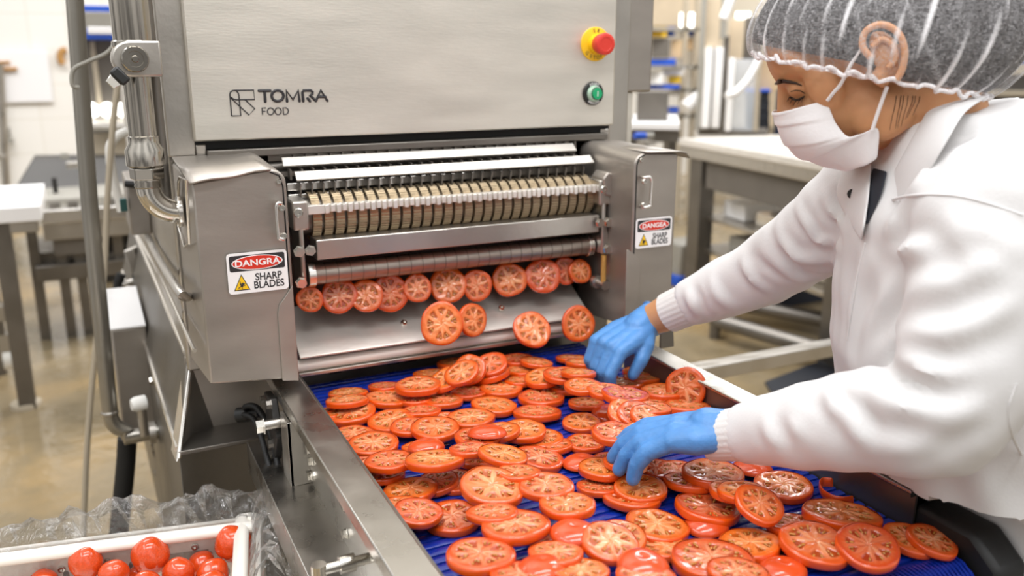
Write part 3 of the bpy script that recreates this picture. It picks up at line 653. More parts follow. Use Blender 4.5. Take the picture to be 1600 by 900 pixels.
def lay(px, py, w, h, roll=0, kind='s', var=None, tol=.003, tiltmax=50):
    """Lay one slice on the belt or on what already lies there: seen size gives its scale and tilt, the height field its rest height."""
    z = ZB + .008
    for _ in range(4):
        c = PZ(px, py, z); D = (c - CAM).dot(fw)
        sc = w*D/FPX/(2*SR)*1.03; sc = min(max(sc, .74), 1.15); r = SR*sc
        dep = math.asin((CAM.z-c.z)/(CAM-c).length)
        ratio = min(.97, max(.1, (h - 2*TH*FPX/D*cos(dep)*.8)/w))
        tilt = min(R(tiltmax), max(R(-9), math.asin(ratio) - dep))
        view = Vector((c.x-CAM.x, c.y-CAM.y, 0)).normalized()      # horizontal, away from the viewer
        side = Vector((view.y, -view.x, 0))
        nv = (Vector((0, 0, 1))*cos(tilt) - view*sin(tilt)).normalized()
        nv = (nv + side*sin(R(roll))).normalized()
        dx, dy = GX-c.x, GY-c.y; inside = dx*dx+dy*dy < (r*.97)**2
        plane = -(nv.x*dx + nv.y*dy)/nv.z
        th = TH*sc if kind == 's' else .005
        need = (HF - plane)[inside]
        zc = float(need.max()) + th/nv.z - tol if need.size else ZB+.01
        zc = max(zc, ZB + th + r*.98*math.hypot(nv.x, nv.y)*.9)
        zc = min(zc, ZB + .055)
        z = zc
    c = PZ(px, py, z)
    dx, dy = GX-c.x, GY-c.y; inside = dx*dx+dy*dy < (r*.97)**2
    topz = c.z - (nv.x*dx + nv.y*dy)/nv.z + th/nv.z
    HF[inside] = np.maximum(HF[inside], topz[inside])
    q = nv.to_track_quat('Z', 'Y').to_matrix().to_4x4() @ Matrix.Rotation(rng.uniform(0, 6.28), 4, 'Z')
    M = Matrix.Translation(c) @ q @ Matrix.Scale(sc, 4)
    if kind == 's':
        o = place('tomato_slice', SL[rng.randrange(9) if var is None else var], M, ('skin', 'seeds'))
    else:
        o = place('tomato_end_cut', CP[rng.randrange(3)], M, ('cut_face',))
    return o, c
A_ = lambda x, y, w, h: (480+x/3, 540+y/3, w/3, h/3)
B_ = lambda x, y, w, h: (900+x/2.8125, 440+y/2.8125, w/2.8125, h/2.8125)
C_ = lambda x, y, w, h: (960+x/2.5, 640+y/2.5, w/2.5, h/2.5)
D_ = lambda x, y, w, h: (580+x/3.461, 640+y/3.461, w/3.461, h/3.461)
# (view, x, y, width, height, roll, kind): the slices as they lie, lower ones first within each band of the belt
LIST = [
 # at the back, below the chute
 (A_, 190, 228, 185, 62, 0, 's'), (A_, 365, 195, 150, 55, 0, 's'), (A_, 185, 262, 185, 66, 0, 's'), (A_, 75, 325, 150, 70, 0, 's'), (A_, 600, 140, 200, 60, 0, 's'), (A_, 690, 85, 160, 60, 0, 's'),
 (A_, 500, 255, 170, 70, 0, 's'), (A_, 850, 140, 200, 75, -14, 's'), (A_, 1000, 120, 150, 62, 0, 's'), (A_, 1000, 170, 160, 60, 0, 's'), (A_, 985, 68, 150, 70, 0, 's'), (A_, 1075, 82, 140, 60, 6, 's'), (B_, -20, 340, 130, 45, 0, 's'), (B_, 30, 360, 150, 40, 0, 's'),
 (A_, 860, 90, 130, 110, -12, 's'), (A_, 760, 115, 140, 150, -22, 's'), (A_, 725, 130, 130, 110, -20, 's'), (A_, 655, 158, 180, 125, -20, 's'), (A_, 1112, 150, 185, 105, -10, 's'), (A_, 1200, 140, 180, 90, 0, 's'),
 (B_, 275, 400, 120, 50, 0, 's'), (B_, 290, 428, 165, 45, 0, 's'), (B_, 110, 420, 150, 50, 0, 's'), (B_, 10, 405, 150, 50, 0, 's'), (B_, 200, 452, 200, 50, 0, 's'), (B_, 375, 528, 180, 50, 0, 's'),
 (A_, 520, 190, 212, 100, 0, 's'), (A_, 640, 260, 198, 88, 0, 's'), (A_, 755, 222, 185, 84, 0, 's'), (A_, 380, 252, 216, 98, 5, 's'), (A_, 205, 320, 236, 128, -4, 's'),
 (A_, 910, 206, 214, 98, 0, 's'), (A_, 1100, 246, 232, 106, 0, 's'), (A_, 1220, 200, 190, 75, 0, 's'), (B_, 130, 482, 120, 66, 0, 's'), (B_, 380, 486, 178, 82, 0, 's'), (B_, 215, 502, 208, 84, 4, 's'),
 # second band
 (A_, 535, 310, 190, 60, 0, 's'), (A_, 395, 357, 222, 124, -4, 's'), (A_, 875, 286, 208, 98, 4, 's'), (A_, 1078, 318, 218, 84, 0, 's'), (B_, 30, 462, 150, 84, 0, 's'), (B_, 45, 538, 165, 74, 0, 's'),
 (B_, 330, 560, 150, 70, 0, 's'), (A_, 480, 382, 160, 95, 0, 's'), (A_, 655, 358, 170, 105, 0, 's'), (A_, 768, 345, 222, 104, 0, 's'), (A_, 600, 392, 222, 128, 0, 's'), (B_, 140, 575, 130, 84, 0, 'c'), (B_, 225, 580, 130, 112, 14, 's'), (B_, 270, 590, 130, 112, 14, 's'),
 (A_, 1010, 402, 206, 118, 0, 's'), (A_, 900, 408, 190, 104, -6, 's'), (A_, 800, 432, 218, 108, 0, 's'), (A_, 845, 405, 130, 60, 0, 'c'), (A_, 215, 418, 190, 94, 0, 's'), (A_, 310, 466, 228, 134, 0, 's'), (B_, 325, 602, 165, 114, 16, 's'), (B_, 400, 610, 130, 60, 0, 's'),
 (B_, 485, 552, 212, 70, 0, 's'), (B_, 25, 622, 150, 98, 0, 's'), (B_, 290, 660, 150, 80, 0, 's'), (B_, 175, 670, 217, 112, 4, 's'), (B_, 40, 712, 150, 86, 0, 's'), (B_, 285, 705, 140, 86, 8, 's'),
 # middle of the belt
 (A_, 540, 480, 190, 60, 0, 's'), (A_, 560, 470, 190, 64, 0, 'c'), (A_, 350, 612, 204, 78, 0, 's'), (A_, 260, 560, 180, 80, 0, 's'), (A_, 385, 545, 224, 114, 0, 's'), (A_, 795, 540, 190, 76, 0, 's'), (A_, 598, 540, 268, 100, 0, 's'),
 (A_, 770, 490, 170, 60, 0, 's'), (A_, 1090, 440, 232, 118, 0, 's'), (A_, 1150, 470, 180, 90, 0, 's'), (A_, 920, 517, 226, 116, 10, 's'), (A_, 1090, 532, 230, 124, 10, 's'), (D_, 1140, 285, 190, 110, 0, 'c'), (D_, 1315, 275, 250, 100, 0, 's'), (D_, 1230, 425, 190, 80, 0, 's'), (D_, 1250, 322, 275, 142, 0, 's'),
 (C_, 40, 205, 160, 84, 0, 's'), (C_, 165, 235, 150, 90, 0, 's'), (C_, 250, 245, 190, 110, 0, 's'), (C_, 290, 285, 190, 80, 0, 's'), (C_, 385, 252, 238, 114, 0, 's'), (C_, 540, 228, 160, 76, 0, 'c'),
 (A_, 610, 645, 200, 130, -8, 's'), (A_, 485, 682, 268, 144, -6, 's'), (A_, 700, 640, 190, 130, 0, 's'), (A_, 985, 600, 190, 60, 0, 's'), (A_, 1120, 662, 248, 148, 0, 's'), (A_, 868, 665, 292, 202, 6, 's'),
 (A_, 440, 760, 200, 110, 0, 's'), (A_, 520, 785, 230, 150, 8, 's'), (A_, 680, 810, 288, 188, 0, 's'), (A_, 870, 790, 210, 80, 0, 's'), (D_, 1060, 520, 305, 158, 0, 's'),
 # right of the middle and the near end
 (C_, 70, 345, 230, 120, 0, 's'), (C_, 100, 312, 214, 138, 0, 's'), (C_, 460, 320, 160, 84, 0, 's'), (C_, 500, 325, 150, 90, 0, 's'), (C_, 660, 302, 218, 132, 0, 's'), (C_, 565, 372, 172, 150, 16, 's'),
 (C_, 365, 390, 270, 130, 6, 's'), (C_, 360, 442, 170, 126, 0, 'c'), (C_, 885, 416, 290, 108, 0, 's'), (C_, 165, 460, 248, 142, 4, 's'), (C_, 715, 460, 250, 90, 0, 's'), (C_, 530, 530, 258, 148, -4, 's'), (C_, 785, 528, 266, 184, 6, 's'), (C_, 1155, 510, 200, 128, 10, 's'), (C_, 1240, 515, 130, 90, 14, 's'), (C_, 990, 538, 238, 188, 4, 's'),
 (D_, 980, 700, 260, 110, 0, 's'), (A_, 975, 850, 318, 164, 0, 's'), (D_, 590, 795, 362, 212, 0, 's'), (D_, 1100, 662, 210, 140, 0, 'c'), (D_, 1000, 785, 300, 130, 0, 's'), (D_, 930, 850, 190, 110, 0, 'c'), (D_, 1290, 722, 312, 234, 10, 's'),
 (C_, 200, 545, 210, 70, 0, 's'), (C_, 30, 500, 190, 140, 8, 's'), (C_, 110, 600, 220, 140, 0, 'c'), (C_, 660, 620, 210, 120, 0, 'c'), (C_, 380, 592, 372, 190, 0, 's'), (D_, 1130, 880, 290, 110, 0, 's'), (D_, 800, 900, 240, 80, 0, 's'), (D_, 1480, 905, 260, 110, 0, 's'), (C_, 480, 640, 240, 110, 0, 's'),
]
NUM = ['', 'second ', 'third ', 'fourth ', 'fifth ', 'sixth ', 'seventh ', 'eighth ', 'ninth ', 'tenth ', 'eleventh ', 'twelfth ', 'thirteenth ', 'fourteenth ']
laid = []
for f, x, y, w, h, roll, kd in LIST:
    a, b, c, d = f(x, y, w, h); laid.append(lay(a, b, c, d, roll, kd) + (kd, c))
# each label: its row counted from the chute, its place from the left rail
rest = sorted(laid, key=lambda t: -t[1].y); rows = []
NR = 15
for i in range(NR): rows.append(rest[i*len(rest)//NR:(i+1)*len(rest)//NR])
ROWN = ['row nearest the chute', 'second row from chute', 'third row from chute', 'fourth row from chute', 'fifth row from chute', 'sixth row from chute', 'seventh row from chute', 'middle row of the belt',
        'seventh row from near end', 'sixth row from near end', 'fifth row from near end', 'fourth row from near end', 'third row from near end', 'second row from near end', 'row at the near end']
for rn, row in zip(ROWN, rows):
    row.sort(key=lambda t: t[1].x)
    for i, (o, c, kd, w) in enumerate(row):
        what = 'domed tomato end cut' if kd == 'c' else ('wide tomato slice' if o.scale.x > 1.03 else 'small tomato slice' if o.scale.x < .82 else 'tomato slice')
        if kd == 's' and o.matrix_basis.to_3x3().normalized()[2][2] < .93: what = 'tilted ' + what
        tag(o, f'{what}, {NUM[i]}from left rail in the {rn}' if i else f'{what} nearest the left rail in the {rn}', 'tomato slice', 'tomato slices on the blue belt')
# one slice standing on edge against the right rail, and one curled strip of skin
c = B_(485, 466, 100, 110); p = PZ(c[0], c[1], ZB+.035); nv = Vector((-.78, -.42, .25)).normalized()
o = place('tomato_slice', SL[3], Matrix.Translation(p) @ nv.to_track_quat('Z', 'Y').to_matrix().to_4x4() @ Matrix.Scale(.86, 4), ('skin', 'seeds'))
tag(o, 'tomato slice standing on edge against the right rail', 'tomato slice', 'tomato slices on the blue belt')
q = MB(); pts = [C_(x, y, 1, 1)[:2] for x, y in ((850, 285), (815, 283), (802, 300), (815, 328), (850, 350), (890, 358), (930, 355))]
P = bez([PZ(a, b, ZB+.007) for a, b in pts], 6); q.loft([[p_ + Vector((cos(t)*.0022, sin(t)*.0022*.5, sin(t)*.0065)) for t in np.linspace(0, 2*pi, 10, endpoint=False)] for p_ in P])
tag(q.build('tomato_peel', 'tomato_skin'), 'curled strip of tomato peel lying alone near the right rail', 'tomato slice')
# slices dropping out of the rollers: a row at the slot, four in mid-air in front of the chute
drop = [(484, 468, 42, .0), (530, 462, 58, .1), (572, 462, 54, -.1), (610, 458, 60, .05), (652, 450, 46, .1), (700, 445, 60, .0), (745, 446, 50, -.1), (796, 437, 56, .0), (848, 431, 58, .1), (884, 423, 44, .3), (906, 424, 40, .5)]
dl = ['at the left guard', 'second from the left guard', 'third from the left guard', 'fourth from the left guard', 'fifth from the left guard', 'middle one of the row', 'fifth from the right guard', 'fourth from the right guard', 'third from the right guard', 'second from the right guard', 'at the right guard']
for i, (x, y, w, tw) in enumerate(drop):
    p = PY(x, y, 1.44 + .012*(i % 2)); D = (p-CAM).dot(fw); sc = w*D/FPX/(2*SR)*.98
    nv = Vector((-.25+tw*.6, -.9, .30+.1*(i % 3))).normalized()
    o = place('tomato_slice', SL[(i*2) % 9], Matrix.Translation(p) @ nv.to_track_quat('Z', 'Y').to_matrix().to_4x4() @ Matrix.Rotation(i*1.3, 4, 'Z') @ Matrix.Scale(sc, 4), ('skin', 'seeds'))
    tag(o, f'tomato slice coming out under the ringed roller, {dl[i]}', 'tomato slice', 'tomato slices coming out of the rollers')
for i, (x, y, w, nv, lb) in enumerate([(690, 506, 68, (-.25, -.9, .35), 'leftmost in mid-air, in front of the chute screw'), (738, 500, 54, (.3, -.85, .3), 'falling close behind and right of the leftmost falling one'), (831, 515, 60, (-.1, -.75, .6), 'falling between the chute screw and the right end'), (903, 506, 56, (-.1, -.9, .3), 'falling at the right end of the chute')]):
    p = PY(x, y, 1.375 + (.025 if i == 1 else 0)); D = (p-CAM).dot(fw); sc = w*D/FPX/(2*SR)
    o = place('tomato_slice', SL[(i*3+1) % 9], Matrix.Translation(p) @ Vector(nv).normalized().to_track_quat('Z', 'Y').to_matrix().to_4x4() @ Matrix.Scale(sc, 4), ('skin', 'seeds'))
    tag(o, f'tomato slice {lb}', 'tomato slice', 'tomato slices falling past the chute')
# ---------------------------------------------------------------- water pipe with valve on the machine's left side
YPp = 1.42
def vy(px_, py_, y=YPp): return PY(px_, py_, y)
ax = vy(222, 200).x
pipe = thing('water_pipe', 'polished steel supply pipe with valve, union nut and elbow left of the machine', 'pipe', (ax, YPp, 1.2))
z1, z2, z3, z4, z5, z6 = (vy(215, q).z for q in (63, 118, 220, 262, 280, 294))
MB().cyl((ax, YPp, z1), (ax, YPp, 2.1), .0265, n=36).build('upper_pipe', 'pipe_steel', pipe)
MB().lathe((ax, YPp, z1-.012), (0, 0, 1), [(0, .0265), (.003, .029), (.010, .029), (.012, .0265)], 36).build('weld_ring', 'pipe_steel', pipe)
MB().cyl((ax, YPp, z3), (ax, YPp, z1), .0195, n=32).build('lower_pipe', 'pipe_steel', pipe)
MB().cyl((ax+.026, YPp+.03, z3-.1), (ax+.026, YPp+.03, z1+.1), .008, n=12).build('drain_tube', 'steel_dark', pipe)
MB().lathe((ax, YPp, z4), (0, 0, 1), [(0, .022), (.004, .0275), (.026, .0275), (.036, .0215), (.046, .0215), (.047, .0195)], 36).build('union', 'pipe_steel', pipe)
MB().lathe((ax, YPp, z5), (0, 0, 1), [(0, .025), (z4-z5, .025)], 6).build('hex_nut', 'pipe_steel', pipe, .0015, False)
MB().lathe((ax, YPp, z6), (0, 0, 1), [(0, .0185), (.003, .0195), (.006, .0185), (.009, .0195), (z5-z6, .0185)], 28).build('thread', 'pipe_steel', pipe)
ze = vy(285, 330).z
arc = [(ax, YPp, z6)] + [(ax + .042*(1-cos(a)), YPp, ze + .042*(1-sin(a)) + 0) for a in np.linspace(0, pi/2, 9)] + [(.133, YPp, ze)]
arc = [(ax, YPp, z6)] + [(ax + .04 - .04*cos(a), YPp, ze + .04 - .04*sin(a)) for a in np.linspace(0, pi/2, 10)] + [(.128, YPp, ze)]
MB().tube(arc, .0178, 28).build('elbow', 'chrome', pipe)
MB().cyl((.121, YPp, ze), (.128, YPp, ze), .024, n=28).build('flange', 'steel_bright', pipe, .001)
# valve: saddle plate, boss and black lever
vz = vy(209, 92).z; q = MB(); yv = YPp-.03
q.prism([(ax-.006+.026*cos(a), yv, vz+.025*sin(a)) for a in np.linspace(pi/2, 3*pi/2, 14)] + [(ax+.034, yv, vz-.025), (ax+.034, yv, vz+.025)], (0, .05, 0)); vb = q.build('valve_body', 'steel', pipe, .003)
MB().lathe((ax-.002, yv, vz), (0, -1, 0), [(0, .019), (.014, .0185), (.018, .0165), (.018, .011), (.0165, .0105), (.0165, .005), (.0185, .004)], 32).build('boss', 'pipe_steel', vb)
h0 = Vector((ax-.014, yv-.012, vz-.014)); h1 = vy(181, 124, yv-.015); d = (h1-h0).normalized(); s_ = d.cross(Vector((0, 1, 0))).normalized()
MB().prism([h0+d*.006+s_*.0125, h1+s_*.0125, h1-s_*.0125, h0+d*.006-s_*.0125], (0, -.012, 0)).build('lever', 'plastic_black', vb, .003)
MB().prism([h1+s_*.0095, h1+d*.012+s_*.007, h1+d*.012-s_*.007, h1-s_*.0095], (0, -.009, 0)).build('lever_tip', 'chrome', vb, .001)
# grey pole with bottom elbow, beside the machine
yq = 1.98
pole = thing('support_pole', 'tall dull grey tube standing left of the machine, bent to it at the bottom', 'pole', (PY(150, 400, yq).x, yq, .7))
b0 = PY(172, 648, yq); P = [PY(108, -120, yq), PY(140, 320, yq), b0] + [b0 + Vector((.028*(1-cos(a)), 0, -.04*sin(a))) for a in np.linspace(.2, pi/2, 6)] + [PY(196, 684, yq) , PY(240, 674, yq) + Vector((.03, 0, 0))]
MB().tube(P, .0165, 20).build('tube', 'pole_grey', pole)
MB().lathe(b0, (0, 0, 1), [(0, .0165), (.002, .018), (.008, .018), (.01, .0165)], 20).build('weld_ring', 'steel', pole)
MB().cyl(PY(233, 676, yq), PY(240, 675, yq) + Vector((.004, 0, 0)), .026, n=20).build('collar', 'steel', pole)
fz = PY(220, 630, yq-.02); MB().lathe(fz, (1, .2, 0), [(-.02, .012), (-.012, .0165), (.01, .0165), (.013, .012)], 16).build('valve_cap', 'white_plastic', pole); MB().cyl(fz + Vector((0, 0, -.075)), fz, .010, n=12).build('riser', 'steel', pole)
def hose(name, pts, y, r, m, label, cat='hose'):
    return tag(MB().tube(bez([PY(a, b, yy) for a, b, yy in ((p_ + (y,))[:3] for p_ in pts)], 7), r, 12).build(name, m), label, cat)
hose('cable', [(178, -60), (180, 20), (182, 58), (168, 82), (140, 95), (118, 106), (112, 118), (114, 134), (124, 137)], 1.93, .0042, 'hose_grey', 'thin grey cable looping off the pipe around the grey pole', 'cable')
hose('hose', [(184, 128), (176, 200), (168, 310), (163, 420), (152, 520), (143, 610), (136, 700), (132, 790), (128, 900), (126, 960)], 2.35, .0075, 'hose_beige', 'long beige hose hanging to the floor behind the grey pole')
hose('hose', [(200, 205), (185, 212), (173, 226), (172, 245), (177, 280), (186, 312), (190, 330)], 2.4, .011, 'white_plastic', 'short off-white hose bending down behind the union nut')
hose('drain_hose', [(199, 684), (196, 730), (190, 790), (182, 870), (175, 960)], 2.02, .021, 'rubber', 'thick black drain hose dropping from the elbow of the grey pole')
# grey side box with a white lid, and the lever above it
a_, b_ = PY(173, 517, 2.1), PY(230, 690, 2.1)
bx = thing('control_box', 'grey steel box with white sloping lid behind the grey pole', 'box', (a_.x, 2.1, b_.z))
MB().box((a_.x, 2.1, b_.z), (.087, 2.4, a_.z)).build('body', 'steel_guard', bx, .004)
MB().prism([(a_.x-.003, 2.097, a_.z), (.087, 2.097, a_.z), (.087, 2.4, a_.z+.02), (a_.x-.003, 2.4, a_.z+.02)], (0, 0, .006)).build('lid', 'white_label', bx, .002)
vl = thing('clamp_lever', 'black lever grip on a steel block above the white lidded box', 'lever', PY(200, 440, 2.6))
MB().prism([PY(192, 392, 2.6), PY(208, 388, 2.6), PY(226, 450, 2.6), PY(218, 462, 2.6)], (.05, .1, 0)).build('block', 'steel', vl, .004)
MB().tube([PY(190, 428, 2.58), PY(185, 440, 2.58), PY(184, 452, 2.58)], .013, 12).build('grip', 'rubber', vl); MB().cyl(PY(187, 446, 2.58), PY(212, 438, 2.58), .008, n=12).build('arm', 'steel', vl); MB().cyl(PY(207, 438, 2.58), PY(222, 437, 2.58), .017, n=14).build('hub', 'rubber', vl)

# ---------------------------------------------------------------- crate of whole tomatoes with a plastic bag
ZR = .742
BR, BL = PZ(408, 799, ZR), PZ(0, 851, ZR)
cu_ = (BL-BR).normalized(); cvv = Vector((cu_.y, -cu_.x, 0))*1.0
if cvv.y > 0: cvv = -cvv
CLn, CWd, CH = .60, .40, .20
def cr(u, v, z=0): return BR + cu_*u + cvv*v + Vector((0, 0, z))
crate = thing('plastic_crate', 'white perforated plastic crate of whole tomatoes in front of the machine base', 'crate', cr(CLn/2, CWd/2, -CH))
def wallp(u0, u1, v0, v1, z0, z1): return MB().prism([cr(u0, v0, z0), cr(u1, v0, z0), cr(u1, v1, z0), cr(u0, v1, z0)], (0, 0, z1-z0))
wb = wallp(0, CLn, 0, .008, -CH, -.005).build('side_wall', 'milk_plastic', crate, .002)
wallp(0, CLn, CWd-.008, CWd, -CH, -.005).build('side_wall', 'milk_plastic', crate, .002)
wr = wallp(0, .008, .008, CWd-.008, -CH, -.005).build('end_wall', 'milk_plastic', crate, .002); wallp(CLn-.008, CLn, .008, CWd-.008, -CH, -.005).build('end_wall', 'milk_plastic', crate, .002)
wallp(.008, CLn-.008, .008, CWd-.008, -CH, -CH+.008).build('base', 'milk_plastic', crate)
rc = .03; loop = []
for cu0, cv0, a0 in ((rc, rc, 180), (rc, CWd-rc, 90), (CLn-rc, CWd-rc, 0), (CLn-rc, rc, -90)):
    for k in range(5):
        a = R(a0 - 22.5*k); loop.append(cr(cu0 + rc*cos(a), cv0 - rc*sin(a)*-1 if 0 else cv0 - rc*sin(a), -.009))
q = MB(); n = len(loop); rings = []
for i, p_ in enumerate(loop):
    t_ = (loop[(i+1) % n]-loop[i-1]).normalized(); o_ = Vector((t_.y, -t_.x, 0)); rings.append([p_ + o_*(.0115*cos(a)) + Vector((0, 0, .0095*sin(a))) for a in np.linspace(0, 2*pi, 12, endpoint=False)])
q.loft(rings + [rings[0]], True, False); q.build('rim', 'milk_plastic', crate)
q = MB()
for u in np.arange(.06, .56, .0235):
    for zz in (-.062, -.095):
        if .10 < u < .17 and zz > -.07: continue
        c_ = cr(u, .0083, zz); q.prism([c_ + cu_*(.0042*cos(a)) + Vector((0, 0, .0075*sin(a)*abs(sin(a))**-.4 if abs(sin(a)) > .01 else 0)) for a in np.linspace(0, 2*pi, 14, endpoint=False)], cvv*.0006)
q.build('slots', 'grey_block', wb)
MB().prism([cr(.085, .0084, -.05), cr(.155, .0084, -.05), cr(.155, .0084, -.085), cr(.085, .0084, -.085)], cvv*.0005).build('label_holder', 'hose_grey', wb)
for u, zz in ((.045, -.03), (.105, -.042), (.235, -.048), (.3, -.05)): screw(wb, cr(u, .008, zz), cvv, .006)
tag(MB().box((-.5, .95, .0), (.19, 1.42, .0)) and wallp(-.0, CLn, .0, CWd, -CH-.02, -CH-.001).build('trolley', 'steel_dark'), 'low steel trolley carrying the crate of tomatoes', 'trolley')
tr_ = bpy.data.objects['trolley']
for u in (.03, CLn-.06):
    for v in (.03, CWd-.06): wallp(u, u+.03, v, v+.03, -ZR, -CH-.02).build('leg', 'steel_dark', tr_)
def tomato_mesh(k):
    r = random.Random(50+k); q = MB(); bmesh.ops.create_uvsphere(q.b, u_segments=40, v_segments=24, radius=1)
    ph = r.uniform(0, 6)
    for v in q.b.verts:
        a = math.atan2(v.co.y, v.co.x); rr_ = math.hypot(v.co.x, v.co.y)
        lob = 1 + .03*cos(5*a+ph)*rr_ + .02*cos(3*a+ph*2)*rr_
        v.co.x *= lob; v.co.y *= lob; v.co.z *= .9
        if v.co.z > 0: v.co.z -= .2*max(0, 1-rr_/.42)**1.5
        else: v.co.z += .05*max(0, 1-rr_/.3)
    me = q.mesh('tomato'); me.materials.append(MATS['tomato_skin']); me.shade_smooth(); return me
TM = [tomato_mesh(k) for k in range(4)]
scm = MB().lathe((0, 0, .68), (0, 0, 1), [(0, .16), (.03, .13), (.035, .06), (.05, .04), (.05, 0)], 14).mesh('stem_scar'); scm.materials.append(MATS['stem_scar']); scm.shade_smooth()
TL = [(135, 864, 28, .695, 'highest on the left of the pile', 0), (124, 897, 29, .69, 'showing its pale stem scar, at the left', 1), (187, 884, 25, .675, 'behind the large middle one, against the slotted side', 0), (242, 878, 33, .70, 'largest and shiniest in the middle of the pile', 0), (180, 899, 25, .685, 'small pale one between stem scar tomato and middle', 0), (212, 886, 20, .67, 'half hidden left of the large middle one', 0),
      (282, 893, 27, .69, 'right of the large middle one', 0), (322, 873, 24, .68, 'at the back below the crate screw', 0), (346, 886, 27, .69, 'pale one in front of the bagged tomato', 0), (348, 838, 31, .70, 'alone in the far right corner under the clear film', 0), (70, 905, 24, .68, 'lowest at the far left of the pile', 0), (232, 912, 26, .69, 'at the bottom edge below the large middle one', 0), (330, 908, 26, .69, 'at the bottom edge right of the middle', 0), (395, 905, 28, .67, 'showing through the bag at the right end', 0), (290, 925, 24, .68, 'at the bottom edge under the one right of the middle', 0), (20, 925, 25, .66, 'by the left edge of the pile', 0)]
TP = []
for x, y, r_, z, lb, sc in TL:
    p = PZ(x, y, z + .006); TP.append([p, r_*(p-CAM).dot(fw)/FPX*.95])
for _ in range(60):          # let the pile settle apart, inside the crate walls
    for i in range(len(TP)):
        for j in range(i):
            d = TP[i][0]-TP[j][0]; L_ = d.length; w_ = (TP[i][1]+TP[j][1])*.985
            if L_ < w_: k_ = d.normalized()*((w_-L_)*.5); TP[i][0] += k_; TP[j][0] -= k_
        q_ = TP[i][0]-BR; v_ = q_.dot(cvv); u_ = q_.dot(cu_); m_ = TP[i][1]+.0095
        if v_ < m_: TP[i][0] += cvv*(m_-v_)
        if u_ < m_: TP[i][0] += cu_*(m_-u_)
        TP[i][0].z = min(TP[i][0].z, ZR - .028)
for i, (x, y, r_, z, lb, sc) in enumerate(TL):
    p, s_ = TP[i]; s_ *= .97
    o = bpy.data.objects.new('tomato', TM[i % 4]); COL.objects.link(o)
    dr_ = Vector((-.2, -.75, .6)) if sc else Vector((rng.uniform(-1, 1), rng.uniform(.2, 1), rng.uniform(-.6, .6)))
    o.matrix_basis = Matrix.Translation(p) @ dr_.to_track_quat('Z', 'Y').to_matrix().to_4x4() @ Matrix.Scale(s_, 4)
    st = bpy.data.objects.new('stem_scar', scm); COL.objects.link(st); st.parent = o
    tag(o, f'whole red tomato, {lb}', 'tomato', 'whole tomatoes in the crate')
# clear bag film draped over the rim
rb = random.Random(5); path = []
for u in np.linspace(.62, .02, 46): path.append((cr(u, 0), cvv*-1, 'b', u))
for a in np.linspace(0, pi/2, 7)[1:]: path.append((cr(.02*(1-sin(a)), .02*(1-cos(a))), (cvv*-cos(a) - cu_*sin(a)), 'c', a))
for v in np.linspace(.03, .30, 26): path.append((cr(0, v), -cu_, 'r', v))
prof = [(-.028, -.10), (-.022, -.06), (-.016, -.02), (-.008, .012), (.0, .03), (.008, .042), (.018, .036), (.03, .012), (.036, -.02), (.042, -.06), (.04, -.11)]
grid = []; ns = np.cumsum([rb.uniform(-1, 1) for _ in range(200)])
for i, (p_, o_, sd_, t_) in enumerate(path):
    k = 1.0 if sd_ == 'b' else 1.5
    amp = (.45 + .5*abs(sin(i*.33+.7)) + .25*abs(sin(i*.81))) * (1.25 if sd_ == 'r' else 1)
    if sd_ == 'b' and t_ > .30: amp *= .55
    row = []
    for j, (a, b_) in enumerate(prof):
        jit = .006 if 1 < j < 9 else .004
        row.append(p_ + o_*(a*(1.1 if sd_ != 'b' and a > 0 else 1) * (1.2 if b_ > 0 else 1) + rb.uniform(-jit, jit)) + Vector((0, 0, (b_*amp if b_ > 0 else b_) + rb.uniform(-jit, jit))))
    grid.append(row)
tag(MB().sheet(grid).build('plastic_bag', 'bag_film', smooth=False), 'crumpled clear plastic bag lining the tomato crate and folded over its rim', 'bag')
# ---------------------------------------------------------------- left background
def bxp(x0, y0, x1, y1, Y, dep, m, name, parent=None, bev=.004):
    """A box whose front face fills a measured rectangle of the plane y = Y."""
    if x0 >= 985:      # right background: things there stand turned towards the conveyor
        c0 = PY((x0+x1)/2, (y0+y1)/2, Y); v = Vector((c0.x-CAM.x, c0.y-CAM.y, 0)).normalized(); Q = []
        for px_, py_ in ((x0, y0), (x1, y0), (x1, y1), (x0, y1)): d = ray(px_, py_); Q.append(CAM + d*((c0-CAM).dot(v)/d.dot(v)))
        zt, zb = (Q[0].z+Q[1].z)/2, (Q[2].z+Q[3].z)/2; lx, rx_ = (Q[0]+Q[3])/2, (Q[1]+Q[2])/2
        return MB().prism([(lx.x, lx.y, zb), (rx_.x, rx_.y, zb), (rx_.x, rx_.y, zt), (lx.x, lx.y, zt)], v*dep).build(name, m, parent, bev)
    a, b = PY(x0, y0, Y), PY(x1, y1, Y); lo = (min(a.x, b.x), Y, min(a.z, b.z)); hi = (max(a.x, b.x), Y+dep, max(a.z, b.z))
    return MB().box(lo, hi).build(name, m, parent, bev)
t = thing('work_table', 'white topped steel table at the far left with square legs', 'table', PY(40, 640, 4.0))
bxp(-120, 333, 66, 345, 4.0, .7, 'white_label', 'table_top', t); bxp(-120, 345, 62, 362, 4.02, .05, 'steel', 'apron', t)
q = PY(40, 640, 4.0); MB().box((q.x-.025, 4.02, 0), (q.x+.04, 4.085, .84)).build('leg', 'steel_dark', t); MB().box((q.x-.16, 4.55, 0), (q.x-.10, 4.61, .84)).build('leg', 'steel_dark', t); bxp(-120, 490, 30, 500, 4.05, .05, 'steel', 'stretcher', t)
bxp(44, 316, 56, 325, 4.3, .05, 'brown_wood', 'patch', t)
ft = PY(52, 645, 4.0); MB().lathe((q.x, 4.07, 0), (0, 0, 1), [(0, .06), (.02, .06), (.03, .03)], 16).build('foot', 'hose_beige', t)
